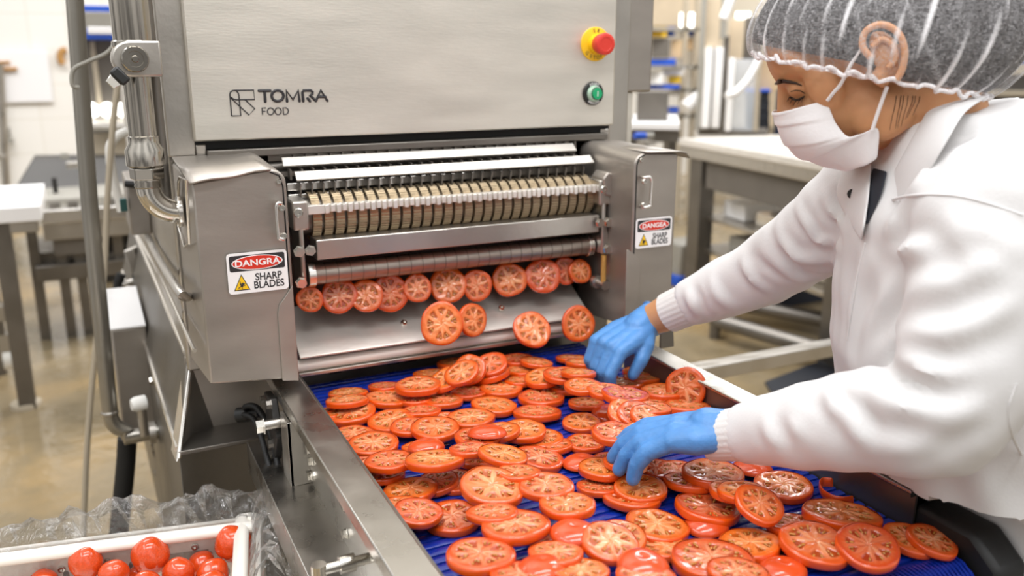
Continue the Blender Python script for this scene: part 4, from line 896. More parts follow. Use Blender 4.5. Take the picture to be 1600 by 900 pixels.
c = thing('caster_wheel', 'small white castor wheel under the far left rail', 'wheel', PY(14, 562, 4.4)); p = PY(14, 560, 4.4)
MB().cyl(p - Vector((.02, 0, 0)), p + Vector((.02, 0, 0)), .05, n=20).build('tyre', 'white_plastic', c); MB().box(p + Vector((-.03, -.03, .0)), p + Vector((.03, .03, .12))).build('fork', 'steel', c)
MB().box(p + Vector((-.05, -.03, .12)), p + Vector((.0, .03, .5))).build('stem', 'steel_dark', c)
t = thing('infeed_conveyor', 'long steel conveyor bed with bright edge behind the white topped table', 'conveyor', PY(130, 400, 4.9))
bxp(62, 312, 260, 330, 5.2, .5, 'hose_grey', 'bed', t); bxp(62, 330, 260, 337, 4.95, .3, 'steel_bright', 'edge', t); bxp(64, 337, 260, 362, 4.97, .3, 'steel', 'side_panel', t)
bxp(80, 362, 150, 395, 5.0, .3, 'grey_block', 'motor_housing', t); bxp(150, 362, 230, 390, 5.1, .3, 'steel_black', 'tray', t)
t2 = thing('cart', 'low dark steel cart under the infeed conveyor', 'cart', PY(120, 440, 5.1))
bxp(55, 395, 230, 403, 5.1, .4, 'steel_dark', 'shelf', t2); bxp(55, 418, 230, 425, 5.0, .4, 'steel_dark', 'lower_shelf', t2)
for x in (58, 100, 128, 190): a = PY(x, 430, 5.05); MB().box((a.x-.025, 5.05, 0.0), (a.x+.025, 5.10, .72)).build('leg', 'steel_dark', t2)
h = thing('steel_hopper', 'dark slanting steel hopper above the infeed conveyor', 'hopper', PY(110, 310, 5.6))
P = [PY(18, 306, 5.6), PY(52, 249, 5.8), PY(210, 247, 5.8), PY(215, 308, 5.6)]; MB().prism(P, (0, .25, .0)).build('body', 'hopper_grey', h, .004)
bxp(80, 278, 92, 308, 5.4, .05, 'steel_black', 'lever', h); bxp(103, 254, 145, 262, 5.55, .05, 'steel', 'bracket', h); bxp(94, 240, 108, 250, 5.8, .05, 'hose_grey', 'knob', h)
m_ = thing('filling_machine', 'tall brown-grey machine behind the grey pole and pipe', 'machine', PY(160, 300, 6.0))
bxp(126, 62, 260, 164, 6.0, .8, 'grey_block', 'body', m_); bxp(140, 64, 160, 164, 5.98, .03, 'hose_beige', 'panel', m_); bxp(128, 205, 260, 300, 6.1, .6, 'hose_beige', 'lower_body', m_); bxp(128, 164, 260, 205, 6.3, .5, 'steel_dark', 'recess', m_)
bxp(140, 300, 250, 428, 6.2, .5, 'steel_black', 'base', m_); bxp(126, 181, 240, 190, 5.95, .05, 'steel_bright', 'ledge', m_); a, b = PY(130, 198, 5.9), PY(250, 198, 5.9); MB().cyl(a, b, .04, n=16).build('roller', 'steel', m_)
for x in (143, 168, 193): a = PY(x, 172, 5.9); MB().ball(a, .045, 14, (1, .6, 1)).build('lamp', 'bright_lamp', m_)
t = thing('crate', 'blue plastic crate with pale front on top of the tall machine', 'crate', PY(150, 62, 5.7))
bxp(121, 8, 260, 62, 5.7, .5, 'crate_blue', 'body', t); bxp(130, 18, 250, 44, 5.69, .02, 'hose_grey', 'front_panel', t); bxp(136, 42, 250, 54, 5.685, .02, 'white_label', 'label', t)
w = 8.98
def wallobj(name, x0, y0, x1, y1, m, label, cat, dep=.05): return tag(bxp(x0, y0, x1, y1, w-dep, dep, m, name), label, cat)
o = thing('wall_hook', 'brown hook rail on the white wall at the far left', 'hook', PY(10, 103, w-.06)); bxp(-6, 95, 16, 99, w-.06, .06, 'brown_wood', 'rail', o); bxp(-6, 105, 27, 110, w-.08, .08, 'brown_wood', 'peg', o)
q = MB().tube(bez([PY(a, b, w-.04) for a, b in ((104, 78), (97, 80), (94, 87), (95, 94), (99, 100))], 5), .03, 10); tag(q.build('hanger', 'brown_wood'), 'curved pale brown hanger on the white wall left of the grey pole', 'hanger')
tag(bxp(-10, 79, 84, 159, w-.03, .03, 'white_label', 'wall_board'), 'flat white board on the tiled wall at the far left', 'board')
wp = thing('wall_pipe', 'thin grey pipe running down the white wall at the far left edge', 'pipe', PY(4, 300, w-.2)); MB().cyl(PY(-1, 100, w-.1), PY(12, 330, w-.1), .035, n=12).build('tube', 'steel', wp); bxp(-8, 243, 10, 250, w-.15, .1, 'steel', 'clamp', wp)
wv = thing('wall_tap', 'small grey tap on the white wall beside the thin pipe', 'tap', PY(15, 215, w-.1)); bxp(12, 200, 18, 222, w-.1, .1, 'hose_grey', 'body', wv); bxp(8, 219, 22, 224, w-.12, .1, 'hose_grey', 'spout', wv)
# ---------------------------------------------------------------- right background
A0, A1 = PZ(1060, 216, .97), PZ(1330, 262, .97); e1 = (A1-A0).normalized(); e2 = Vector((-e1.y, e1.x, 0))
if e2.dot(A0-CAM) < 0: e2 = -e2
def tb(u0, u1, v0, v1, z0, z1, m, name, par): return MB().prism([A0+e1*u0+e2*v0+Vector((0, 0, z0-.97)), A0+e1*u1+e2*v0+Vector((0, 0, z0-.97)), A0+e1*u1+e2*v1+Vector((0, 0, z0-.97)), A0+e1*u0+e2*v1+Vector((0, 0, z0-.97))], (0, 0, z1-z0)).build(name, m, par, .004)
t = thing('packing_table', 'long steel packing table with bright top behind the person', 'table', (A0.x, A0.y, 0))
tb(0, 2.0, 0, .75, .93, .97, 'steel_white', 'table_top', t); tb(0, 2.0, .01, .04, .865, .93, 'steel', 'edge_band', t); tb(.25, 2.0, .05, .09, .70, .865, 'grey_block', 'apron', t)
for u, v in ((.08, .04), (.75, .66), (1.35, .04), (.05, .66), (1.85, .04)): tb(u, u+.13, v, v+.1, 0, .93, 'steel_dark', 'leg', t)
tb(.1, 1.95, .1, .7, .30, .33, 'steel', 'lower_shelf', t); tb(.1, 1.95, .1, .7, .5, .52, 'steel', 'shelf', t)
for i, (u, w_, z0, z1, m2, lb) in enumerate([(.22, .22, .525, .62, 'cloth_white', 'folded white cloth on the upper shelf near the table corner'), (.55, .2, .525, .6, 'steel_bright', 'shiny steel tray on the upper shelf under the table'), (1.0, .25, .335, .45, 'hose_beige', 'beige tub on the lower shelf under the table'), (.3, .3, .335, .42, 'hose_grey', 'grey tub on the lower shelf near the table corner'), (1.1, .3, .525, .66, 'cloth_white', 'white carton on the upper shelf behind the sleeve')]):
    tag(tb(u, u+w_, .2, .5, z0, z1, m2, ('cloth', 'tray', 'tub', 'tub', 'carton')[i], None), lb, ('cloth', 'tray', 'tub', 'tub', 'carton')[i])
tag(MB().cyl(A0 + e1*1.0 + e2*.1 + Vector((0, 0, -.30)), A0 + e1*1.32 + e2*.1 + Vector((0, 0, -.30)), .022, n=12).build('tube_lamp', 'bright_lamp'), 'short glowing tube lamp under the packing table', 'lamp')
# rack with blue crates (seen right of the machine)
YR = 6.6
rk = thing('storage_rack', 'pale metal storage rack behind the machine with blue crates', 'rack', PY(1050, 200, YR))
for x in (1006, 1070, 1088): a = PY(x, 100, YR); MB().box((a.x-.02, YR, 0), (a.x+.02, YR+.04, 3.2)).build('upright', 'hose_beige', rk)
for y in (42, 102, 138, 178): a, b = PY(1000, y, YR), PY(1092, y, YR); MB().box((a.x, YR, min(a.z, b.z)-.03), (b.x, YR+.22, min(a.z, b.z))).build('shelf', 'hose_grey', rk)
items = [(1010, 42, 1042, 58, 'yellow_bin', 'bin', 'pale yellow bin on the top shelf of the rack'), (1040, 42, 1054, 56, 'crate_blue', 'crate', 'small blue crate beside the yellow bin on the rack'), (1073, 46, 1090, 56, 'crate_blue', 'crate', 'blue crate on the top shelf at the rack end'),
         (1018, 60, 1046, 90, 'grey_block', 'bin', 'dark grey bin on the rack below the yellow bin'), (1048, 62, 1070, 90, 'cardboard', 'box', 'brown carton on the rack beside the dark grey bin'), (1073, 60, 1092, 78, 'cardboard', 'box', 'brown carton below the end blue crate'),
         (1016, 92, 1056, 102, 'crate_blue', 'crate', 'flat blue crate in the middle of the rack'), (1036, 102, 1070, 118, 'cloth_white', 'box', 'white box under the flat blue crate'), (1010, 114, 1036, 132, 'cloth_white', 'box', 'white box at the left of the middle shelf'), (1044, 119, 1066, 132, 'yellow_bin', 'box', 'tan box beside the white box on the rack'),
         (1008, 132, 1062, 139, 'crate_blue', 'crate', 'long flat blue crate low on the rack'), (1045, 139, 1064, 150, 'cloth_white', 'bag', 'white bag under the long blue crate'), (1044, 168, 1066, 176, 'crate_blue', 'crate', 'blue tray at the bottom of the rack')]
for x0, y0, x1, y1, m2, nm, lb in items: tag(bxp(x0, y0, x1, y1, YR+.05, .2, m2, nm), lb, nm)
tag(bxp(995, 143, 1044, 190.5, 4.75, .4, 'grey_block', 'bin'), 'dark grey bin standing on the far table right of the machine', 'bin')
tag(MB().cyl(PY(1070, 170, 6.2), PY(1092, 152, 6.2), .06, n=14).build('paper_roll', 'cloth_white'), 'white roll leaning behind the far table', 'roll')
st = thing('side_table', 'pale topped side table behind the right guard', 'table', PY(1020, 210, 4.6)); bxp(985, 192, 1062, 203, 4.6, .8, 'white_label', 'table_top', st); bxp(985, 203, 1062, 222, 4.65, .7, 'steel_dark', 'apron', st)
for x in (990, 1052): a = PY(x, 205, 4.7); MB().box((a.x-.03, 4.7, 0), (a.x+.03, 4.76, .95)).build('leg', 'steel_dark', st)
bt = thing('bottle', 'small bright blue capped bottle beside the right guard', 'bottle', PY(1000, 220, 3.2)); MB().cyl(PY(992, 212, 3.2), PY(1008, 212, 3.2), .014, n=16).build('cap', 'crate_blue', bt); MB().cyl(PY(1007, 212, 3.2), PY(1020, 212, 3.2), .013, n=14).build('body', 'hose_grey', bt)
sb = thing('sensor_stand', 'thin steel stand holding the blue capped bottle behind the right guard', 'stand', PY(1010, 230, 3.2)); a = PY(1010, 222, 3.2); MB().box((a.x-.03, 3.17, a.z-.01), (a.x+.03, 3.23, a.z+.005)).build('plate', 'steel', sb); MB().cyl((a.x, 3.2, 0), (a.x, 3.2, a.z), .012, n=12).build('post', 'steel', sb)
# column machine with white profiles and clear guard
cm = thing('packaging_machine', 'tall machine of white profiles and clear guards behind the packing table', 'machine', PY(1130, 205, 6.0))
bxp(1098, 0, 1128, 74, 6.0, .4, 'tan_panel', 'head_panel', cm); bxp(1092, -40, 1100, 204, 5.98, .1, 'hose_grey', 'frame_post', cm); bxp(1099, 74, 1111, 200, 5.95, .2, 'cloth_white', 'profile', cm); bxp(1114, 74, 1127, 200, 5.95, .2, 'cloth_white', 'profile', cm); bxp(1111, 74, 1114, 200, 6.0, .1, 'grey_block', 'gap', cm)
bxp(1127, 56, 1136, 202, 5.97, .1, 'grey_block', 'frame_post', cm); bxp(1136, 90, 1145, 205, 5.9, .1, 'cloth_white', 'profile', cm); bxp(1127, -40, 1137, 60, 5.93, .1, 'hose_grey', 'frame_post', cm); bxp(1138, 30, 1162, 94, 6.2, .3, 'tan_panel', 'cabinet', cm); bxp(1162, 26, 1192, 94, 6.3, .3, 'grey_block', 'hood', cm)
bxp(1145, 92, 1180, 205, 5.9, .02, 'plexi', 'clear_guard', cm); bxp(1090, 204, 1200, 212, 5.9, .4, 'grey_block', 'bed', cm)
tag(MB().tube(bez([PY(a, b, 5.7) for a, b in ((1188, 88), (1176, 112), (1164, 130), (1148, 145), (1135, 150))], 6), .028, 10).build('hose', 'cloth_white'), 'pale hose sagging in front of the clear guard', 'hose')
tag(MB().cyl(PY(1130, 30, 5.6), PY(1146, -10, 5.6), .035, n=12).build('chute_pipe', 'cloth_white'), 'slanted white pipe at the top above the packaging machine', 'pipe')
tag(bxp(1170, 94, 1235, 143, 6.4, .4, 'cardboard', 'carton'), 'brown carton on top of the dark crate stack', 'carton')
for i, (y0, y1) in enumerate(((143, 158), (158, 174), (174, 190), (190, 204))): tag(bxp(1165, y0+1, 1202, y1, 6.3, .4, 'tray_black', 'tray'), f'black tray, {("topmost", "second from top", "third from top", "lowest")[i]} of the stack behind the packing table', 'tray', 'black trays behind the packing table')
tag(bxp(1164, 140, 1204, 144, 6.28, .4, 'crate_blue', 'lid'), 'blue lid on the black tray stack', 'lid'); tag(bxp(1203, 141, 1236, 420, 5.9, .3, 'navy_box', 'bin'), 'dark navy bin beside the black tray stack', 'bin'); tag(MB().cyl(PY(1186, 95, 5.8), PY(1168, 452, 5.8), .022, n=10).build('post', 'hose_beige'), 'thin beige post in front of the black tray stack', 'post')
for i, (x0, y0, x1, y1) in enumerate(((1062, 20, 1092, 42), (1150, 19, 1172, 29))): tag(bxp(x0, y0, x1, y1, 7.2, .06, 'bright_lamp', 'ceiling_light'), ('glowing lamp above the storage rack', 'glowing lamp above the packaging machine')[i], 'lamp')
for i, (x0, x1, y0, y1, m2) in enumerate([(1000, 1095, -90, 40, 'tan_panel'), (1095, 1200, -90, 90, 'wall_cream'), (1200, 1330, -100, 200, 'tan_panel')]): tag(bxp(x0, y0, x1, y1, 8.2+.1*i, .3, m2, 'wall_cabinet'), ('tan cabinet high behind the storage rack', 'cream cabinet high behind the packaging machine', 'tan cabinet behind the hair net')[i], 'cabinet')
# rack at the far right edge
rx = thing('tray_rack', 'steel tray rack at the right edge behind the person', 'rack', PD(1590, 150, 5.3))
D0, D1 = PD(1500, 150, 5.3), PD(1720, 150, 5.3); f1 = (D1-D0).normalized(); f2 = Vector((-f1.y, f1.x, 0))
def fz_(u0, u1, z0, z1, v0, v1, m2, nm, par=None):
    p0 = Vector((D0.x, D0.y, 0)); u0 *= 1.32; u1 *= 1.32; return MB().prism([p0+f1*u0+f2*v0+Vector((0, 0, z0)), p0+f1*u1+f2*v0+Vector((0, 0, z0)), p0+f1*u1+f2*v1+Vector((0, 0, z0)), p0+f1*u0+f2*v1+Vector((0, 0, z0))], (0, 0, z1-z0)).build(nm, m2, par, .003)
if f2.dot(D0-CAM) < 0: f2 = -f2
for y in (12, 30, 145, 215, 300): z = PD(1590, y, 5.3).z; fz_(-.2, .8, z-.02, z+.012, 0, .5, 'hose_grey' if y < 100 else 'hose_beige', 'shelf', rx)
for u in (-.2, .76): fz_(u, u+.04, 0, 2.0, 0, .04, 'steel', 'upright', rx)
z = PD(1590, 12, 5.3).z; tag(fz_(.22, .5, z+.012, z+.06, .05, .4, 'yellow_bin', 'bin'), 'yellow bin on the top shelf of the tray rack at right', 'bin')
z = PD(1590, 94, 5.3).z; tag(fz_(.15, .6, z-.02, z+.06, .05, .45, 'crate_blue', 'crate'), 'blue crate in the tray rack beside the hair net', 'crate')
z = PD(1590, 135, 5.3).z; fz_(-.1, .7, z-.1, z+.06, .2, .48, 'grey_block', 'tray', rx); 
# beam crossing behind the conveyor, low frame on the floor, mat
bm_ = thing('guard_rail', 'horizontal square steel rail behind the conveyor below the sleeve', 'rail', PY(1180, 560, 1.75)); a, b = PY(1040, 586, 1.75), PY(1400, 520, 1.95); d = (b-a).normalized(); nn = Vector((-d.y, d.x, 0))
MB().prism([a, a+nn*.05, b+nn*.05, b], (0, 0, -.042)).build('bar', 'steel', bm_, .003)
for k in (.12, .9): p = a.lerp(b, k) + nn*.01; MB().box((p.x, p.y, 0), (p.x+.035, p.y+.035, p.z-.042)).build('post', 'steel_dark', bm_)
lf = thing('floor_frame', 'low steel frame lying on the floor beyond the sleeve', 'frame', PZ(1200, 500, .05)); a, b = PZ(1118, 500, .1), PZ(1330, 560, .1); MB().cyl(a, b, .04, n=12).build('bar', 'steel_dark', lf); a2, b2 = PZ(1130, 470, .1), PZ(1330, 508, .1); MB().cyl(a2, b2, .04, n=12).build('bar', 'steel_dark', lf); MB().cyl(a, a2, .04, n=12).build('bar', 'steel_dark', lf)
for p in (a, b, a2, b2): MB().cyl((p.x, p.y, 0), (p.x, p.y, p.z), .03, n=10).build('foot', 'steel_dark', lf)
mt = [PZ(1195, 600, .0), PZ(1330, 548, .0), PZ(1420, 640, .0), PZ(1260, 700, .0)]; tag(MB().prism(mt, (0, 0, .012)).build('floor_mat', 'tray_black'), 'grey drainage mat on the floor beside the conveyor', 'mat')
p = PZ(1200, 340, .3)
tag(MB().box(PD(1230, 420, 5.6) - Vector((.3, .3, .35)), PD(1230, 420, 5.6) + Vector((.5, .3, .1))).build('floor_crate', 'navy_box', None, .01), 'dark crate on the floor under the packing table', 'crate')
bl = thing('floor_scrubber', 'pale machine part with blue base standing beyond the right guard', 'machine', PZ(1070, 440, 0)); p = PZ(1066, 440, 0); MB().box(p + Vector((-.1, -.1, .05)), p + Vector((.12, .12, .28))).build('body', 'hose_grey', bl, .02); MB().box(p + Vector((-.12, -.12, 0)), p + Vector((.18, .14, .07))).build('base', 'crate_blue', bl, .01)
# ---------------------------------------------------------------- the worker
from mathutils.bvhtree import BVHTree
per = thing('person', 'person in white coat, hair net, face mask and blue gloves leaning over the conveyor', 'person', (1.13, .85, 0))
LT, FT = Vector((-.6, -.8, 0)), Vector((-.8, .6, 0)); ZZ = Vector((0, 0, 1))
fh = Vector((-.69, .72, 0)).normalized(); PT = R(31)
HF_, HU = fh*cos(PT) - ZZ*sin(PT), fh*sin(PT) + ZZ*cos(PT); HLv = Vector((-fh.y, fh.x, 0))
if HLv.dot(Vector((0, -1, 0))) < 0: HLv = -HLv
HO = PD(1355, 100, .97) - HLv*.074
def hd(f, u, l=0): return HO + HF_*f + HU*u + HLv*l
def hl(px, py, l=0):
    d = ray(px, py); t = ((HO + HLv*l) - CAM).dot(HLv)/d.dot(HLv); return CAM + d*t
HR = Matrix((HF_, HU, HLv)).transposed()
def ell(mb, f, u, l, rf, ru, rl, n=24, tilt=0):
    Rm = HR @ Euler((0, 0, tilt)).to_matrix(); mb.ball(hd(f, u, l), 1, n, (rf, ru, rl), Rm)
def chain(mb, pts, n=16):
    """Round-ended tapering limb through (point, radius) pairs."""
    P = [Vector(p) for p, r in pts]; Rr = [r for p, r in pts]
    for p, r in zip(P, Rr): mb.ball(p, r, n)
    for a, b, r0, r1 in zip(P, P[1:], Rr, Rr[1:]):
        if (b-a).length > 1e-4: mb.cyl(a, b, r0, r1, n)
def hand(mb, Wp, K, s, curls, thumb, k=1.0, spread=.012, off=0):
    """Palm, four unequal bent fingers and a thumb leaving the side of the palm."""
    d = (K-Wp).normalized(); s = (s - d*s.dot(d)).normalized(); n = d.cross(s)
    if n.z < 0: n = -n
    pl = (K-Wp).length
    chain(mb, [(Wp, .026*k+off), (Wp.lerp(K, .35) + s*.004, .026*k+off)])
    for o_ in (-.027, -.009, .009, .027): chain(mb, [(Wp + s*o_*.45, .016*k+off), (Wp.lerp(K, .55) + s*o_*.9 - n*.002, .0165*k+off), (K + s*o_ - n*(.004 if abs(o_) > .02 else 0), .0125*k+off)])
    for (o_, ln, c0, fan) in zip((.028, .0095, -.009, -.0265), ((.042, .026, .021), (.046, .029, .022), (.043, .027, .021), (.034, .021, .019)), curls, (1, .3, -.35, -1)):
        p = K + s*o_ - n*(.004 if abs(o_) > .02 else 0); a = 0; pts = [(p, .0112*k+off)]
        dirn = (d + s*fan*spread*8).normalized()
        for seg, (L_, da) in enumerate(zip(ln, c0)):
            a += R(da); p = p + (dirn*cos(a) - n*sin(a))*L_*k; pts.append((p, (.0102, .0092, .0078)[seg]*k+off))
        chain(mb, pts, 14)
    b0 = Wp.lerp(K, .28) + s*.020 - n*.006; chain(mb, [(b0, .016*k+off)] + [(b0 + s*a*k + d*b*k + n*c*k, r*k+off) for a, b, c, r in thumb], 14)
# joints
WR, KR = PD(1013, 502, 1.545), PD(950, 539, 1.485)
WL, KL = PD(1133, 676, 1.105), PD(1056, 671, 1.125)
ELR, SHR = PD(1192, 424, 1.40), PD(1365, 310, 1.20)
ELL, SHL = PD(1478, 640, .92), PD(1535, 330, .92)
right = (Vector((-.35, -.85, -.2)), [(42, 48, 28), (52, 50, 30), (58, 50, 30), (60, 50, 30)], [(.018, .022, -.006, .0135), (.026, .046, -.022, .0115), (.024, .064, -.042, .009)])
left = (Vector((.35, .9, .0)), [(12, 20, 14), (16, 22, 16), (20, 26, 18), (26, 28, 20)], [(.022, .022, -.004, .0135), (.032, .046, -.016, .0115), (.034, .066, -.03, .009)])
# body: one continuous figure
b = MB()
ell(b, -.014, .040, 0, .094, .074, .071); ell(b, .046, -.022, 0, .046, .076, .056); ell(b, .055, .045, 0, .044, .052, .060); ell(b, .02, -.045, 0, .055, .055, .058)
chain(b, [(hd(.0905, .022), .010), (hd(.100, .008), .0085), (hd(.107, -.010), .0105)]); ell(b, .099, -.014, .011, .010, .008, .007); ell(b, .099, -.014, -.011, .010, .008, .007)
ell(b, .072, -.078, 0, .020, .018, .024); ell(b, .080, -.048, 0, .018, .022, .028)
for sg in (1, -1):
    chain(b, [(hd(.088, .034, sg*.012), .010), (hd(.080, .037, sg*.034), .0105), (hd(.062, .030, sg*.053), .010)])
    ell(b, .076, .013, sg*.033, .0140, .0118, .0165); ell(b, .062, -.026, sg*.038, .024, .026, .021); ell(b, .01, -.06, sg*.05, .035, .030, .016); ell(b, .05, .0, sg*.056, .02, .03, .012)
    ell(b, -.022, .000, sg*.079, .018, .031, .0075, 20, -.1)
    chain(b, [(hd(-.004, -.018, sg*.079), .009), (hd(-.006, -.026, sg*.078), .0075)])
NB = PD(1475, 270, 1.045)
chain(b, [(hd(-.035, -.02), .056), (hd(-.045, -.08), .053), (NB, .062)])
hipc = PD(1700, 850, 1.19); chest = Vector((1.0, .79, 1.20))
for p_, w_ in ((PD(1600, 760, 1.18), .10), (PD(1520, 600, 1.16), .095), (PD(1500, 470, 1.12), .09), (PD(1495, 350, 1.08), .075), (PD(1490, 290, 1.06), .06)): chain(b, [(p_ + LT*.07, w_), (p_ - LT*.07, w_)])
chain(b, [(PD(1600, 760, 1.18), .11), (PD(1520, 600, 1.16), .11), (PD(1500, 470, 1.12), .1), (PD(1495, 350, 1.08), .08), (NB, .055)])
chain(b, [(SHR, .055), (ELR, .042), (WR.lerp(ELR, .25), .034), (WR, .0265)]); chain(b, [(SHL, .055), (ELL, .042), (WL.lerp(ELL, .25), .036), (WL, .0265)])
chain(b, [(NB, .06), (SHR, .058)]); chain(b, [(NB, .06), (SHL, .058)])
hand(b, WR, KR, right[0], right[1], right[2], .8); hand(b, WL, KL, left[0], left[1], left[2], .8)
for sg in (1, -1): chain(b, [(hipc + LT*.085*sg, .10), (Vector((hipc.x+.02, hipc.y+.01, .48)) + LT*.09*sg, .062), (Vector((hipc.x+.04, hipc.y+.02, .10)) + LT*.1*sg, .042)])
body = put('body', blend(b, .0042, 5), 'skin', per)
bodyb = BVHTree.FromPolygons([v.co for v in body.data.vertices], [p.vertices for p in body.data.polygons])
# trousers and boots below the coat
for sg in (1, -1):
    q = MB(); chain(q, [(hipc + LT*.085*sg, .11), (Vector((hipc.x+.02, hipc.y+.01, .48)) + LT*.09*sg, .078), (Vector((hipc.x+.04, hipc.y+.02, .14)) + LT*.1*sg, .066)]); put('trouser_leg', blend(q, .01, 4), 'trousers', per)
    q = MB(); c_ = Vector((hipc.x+.04, hipc.y+.02, 0)) + LT*.1*sg; chain(q, [(c_ + ZZ*.25, .06), (c_ + ZZ*.06, .05)]); chain(q, [(c_ + ZZ*.045 - FT*.03, .045), (c_ + ZZ*.04 + FT*.13, .04)]); put('boot', blend(q, .009, 4), 'boot', per)
# gloves
for nm, Wp, K, pr, gl_ in (('right', WR, KR, right, .0012), ('left', WL, KL, left, .0012)):
    q = MB(); hand(q, Wp, K, pr[0], pr[1], pr[2], .98 if nm == 'right' else 1.08, off=gl_)
    d = (K-Wp).normalized(); chain(q, [(Wp - d*.012, .031), (Wp + d*.02, .029)]); me = blend(q, .0023, 4)
    # open end: cut behind the cuff plane
    bm = bmesh.new(); bm.from_mesh(me); bmesh.ops.bisect_plane(bm, geom=bm.verts[:] + bm.edges[:] + bm.faces[:], plane_co=Wp - d*.016, plane_no=-d, clear_outer=True); bm.to_mesh(me); bm.free()
    g = put('glove', me, 'glove', per); P = []
    s_ = d.orthogonal().normalized(); t_ = d.cross(s_)
    MB().tube([Wp - d*(.016 + .003*sin(a*2)) + (s_*cos(a) + t_*sin(a))*(.0305 + .0012*sin(a*5)) for a in np.linspace(0, 2*pi, 40)], .0016, 8).build('rolled_edge', 'glove', g)
# face details
def onbody(px, py, lift=.0006):
    h = bodyb.ray_cast(CAM, ray(px, py).normalized()); return (h[0] + h[1]*lift) if h[0] is not None else PD(px, py, 1.0)
q = MB(); P = [onbody(*p) for p in ((1212, 131), (1218, 127), (1226, 126), (1235, 128), (1244, 130), (1253, 134))]; q.tube(P, [.0014, .0030, .0027, .0020, .0013, .0006], 8); q.build('eyebrow', 'brow', per)
q = MB(); P = [onbody(*p) for p in ((1234, 151), (1239, 154), (1245, 155.5), (1251, 154), (1257, 150))]; q.tube(P, [.0008, .0016, .0018, .0015, .0008], 8)
for k in range(7): a = P[0].lerp(P[-1], k/6*.9) + Vector((0, 0, -.001)); q.tube([P[min(4, k*4//6)], P[min(4, k*4//6)] + HF_*.006 - HU*.004 + HLv*.001*(k-3)], [.0006, .0002], 5)
q.build('eyelash', 'brow', per)
q = MB(); P = [onbody(*p, .0002) for p in ((1236, 143), (1243, 141), (1251, 142), (1258, 146))]; q.tube(P, .0006, 6); q.build('lid_crease', 'brow', per)
q = MB(); q.tube(bez([hd(f, u, .0885) for f, u in ((-.006, .004), (-.004, .020), (-.014, .032), (-.030, .030), (-.040, .014), (-.038, -.006), (-.028, -.022), (-.018, -.030))], 6), .0038, 10)
q.tube(bez([hd(f, u, .0875) for f, u in ((-.012, .014), (-.024, .016), (-.030, .004), (-.026, -.010), (-.016, -.014))], 6), .0032, 10); q.build('ear_fold', 'skin', per)
# mask
C_l = [hl(*p, 0) for p in ((1211, 171), (1214, 184), (1219, 201), (1231, 224), (1249, 242), (1285, 257), (1318, 262))]
E_l = [hl(*p, l) for p, l in (((1293, 156), .060), ((1299, 175), .063), ((1308, 196), .066), ((1326, 214), .068), ((1350, 207), .068), ((1373, 201), .066), ((1371, 249), .060))]
def rs(P, n): B = bez(P, 10); return [B[min(len(B)-1, int(i*(len(B)-1)/(n-1)+.5))] for i in range(n)]
NRW = 37; Cc, Ee = rs(C_l, NRW), rs(E_l, NRW); grid = []
for i in range(NRW):
    v = i/(NRW-1); row = []
    for s in np.linspace(-1, 1, 41):
        sg, a = (1 if s >= 0 else -1), abs(s)
        E_ = Ee[i]; le = (E_-HO).dot(HLv)
        base = Cc[i].lerp(E_, 1-cos(a*pi/2)); base = base + HLv*(sg*le*sin(a*pi/2)*.98 - (base-HO).dot(HLv))
        saw = ((v*4.2) % 1.0); pl = (.0028*(saw - .5) if .14 < v < .86 else 0)*(1-a**4)
        out = (HF_*cos(a*1.2) + HLv*sg*sin(a*1.2) - HU*(.6*v))
        row.append(base + out*(.010*sin(a*pi)*(1-.7*v) + pl + .0012*sin(a*14+v*9)*a))
    grid.append(row)
mk = MB().sheet(grid).build('face_mask', 'mask_white', per, solid=.0016, sub=1)
for i in (1, 2, 35): MB().tube([p + HF_*.0009 for p in grid[i][3:-3]], .0005, 5).build('stitch_line', 'mask_white', mk)
for a, pts in ((0, [(1293, 157, .062), (1303, 144, .067), (1314, 131, .070), (1330, 100, .074), (1345, 78, .077)]), (1, [(1363, 203, .068), (1371, 178, .071), (1380, 152, .074), (1386, 136, .079)])):
    MB().tube(bez([hl(x, y, l + .004) for x, y, l in pts], 5), .0021, 8).build('ear_loop', 'mask_white', mk)
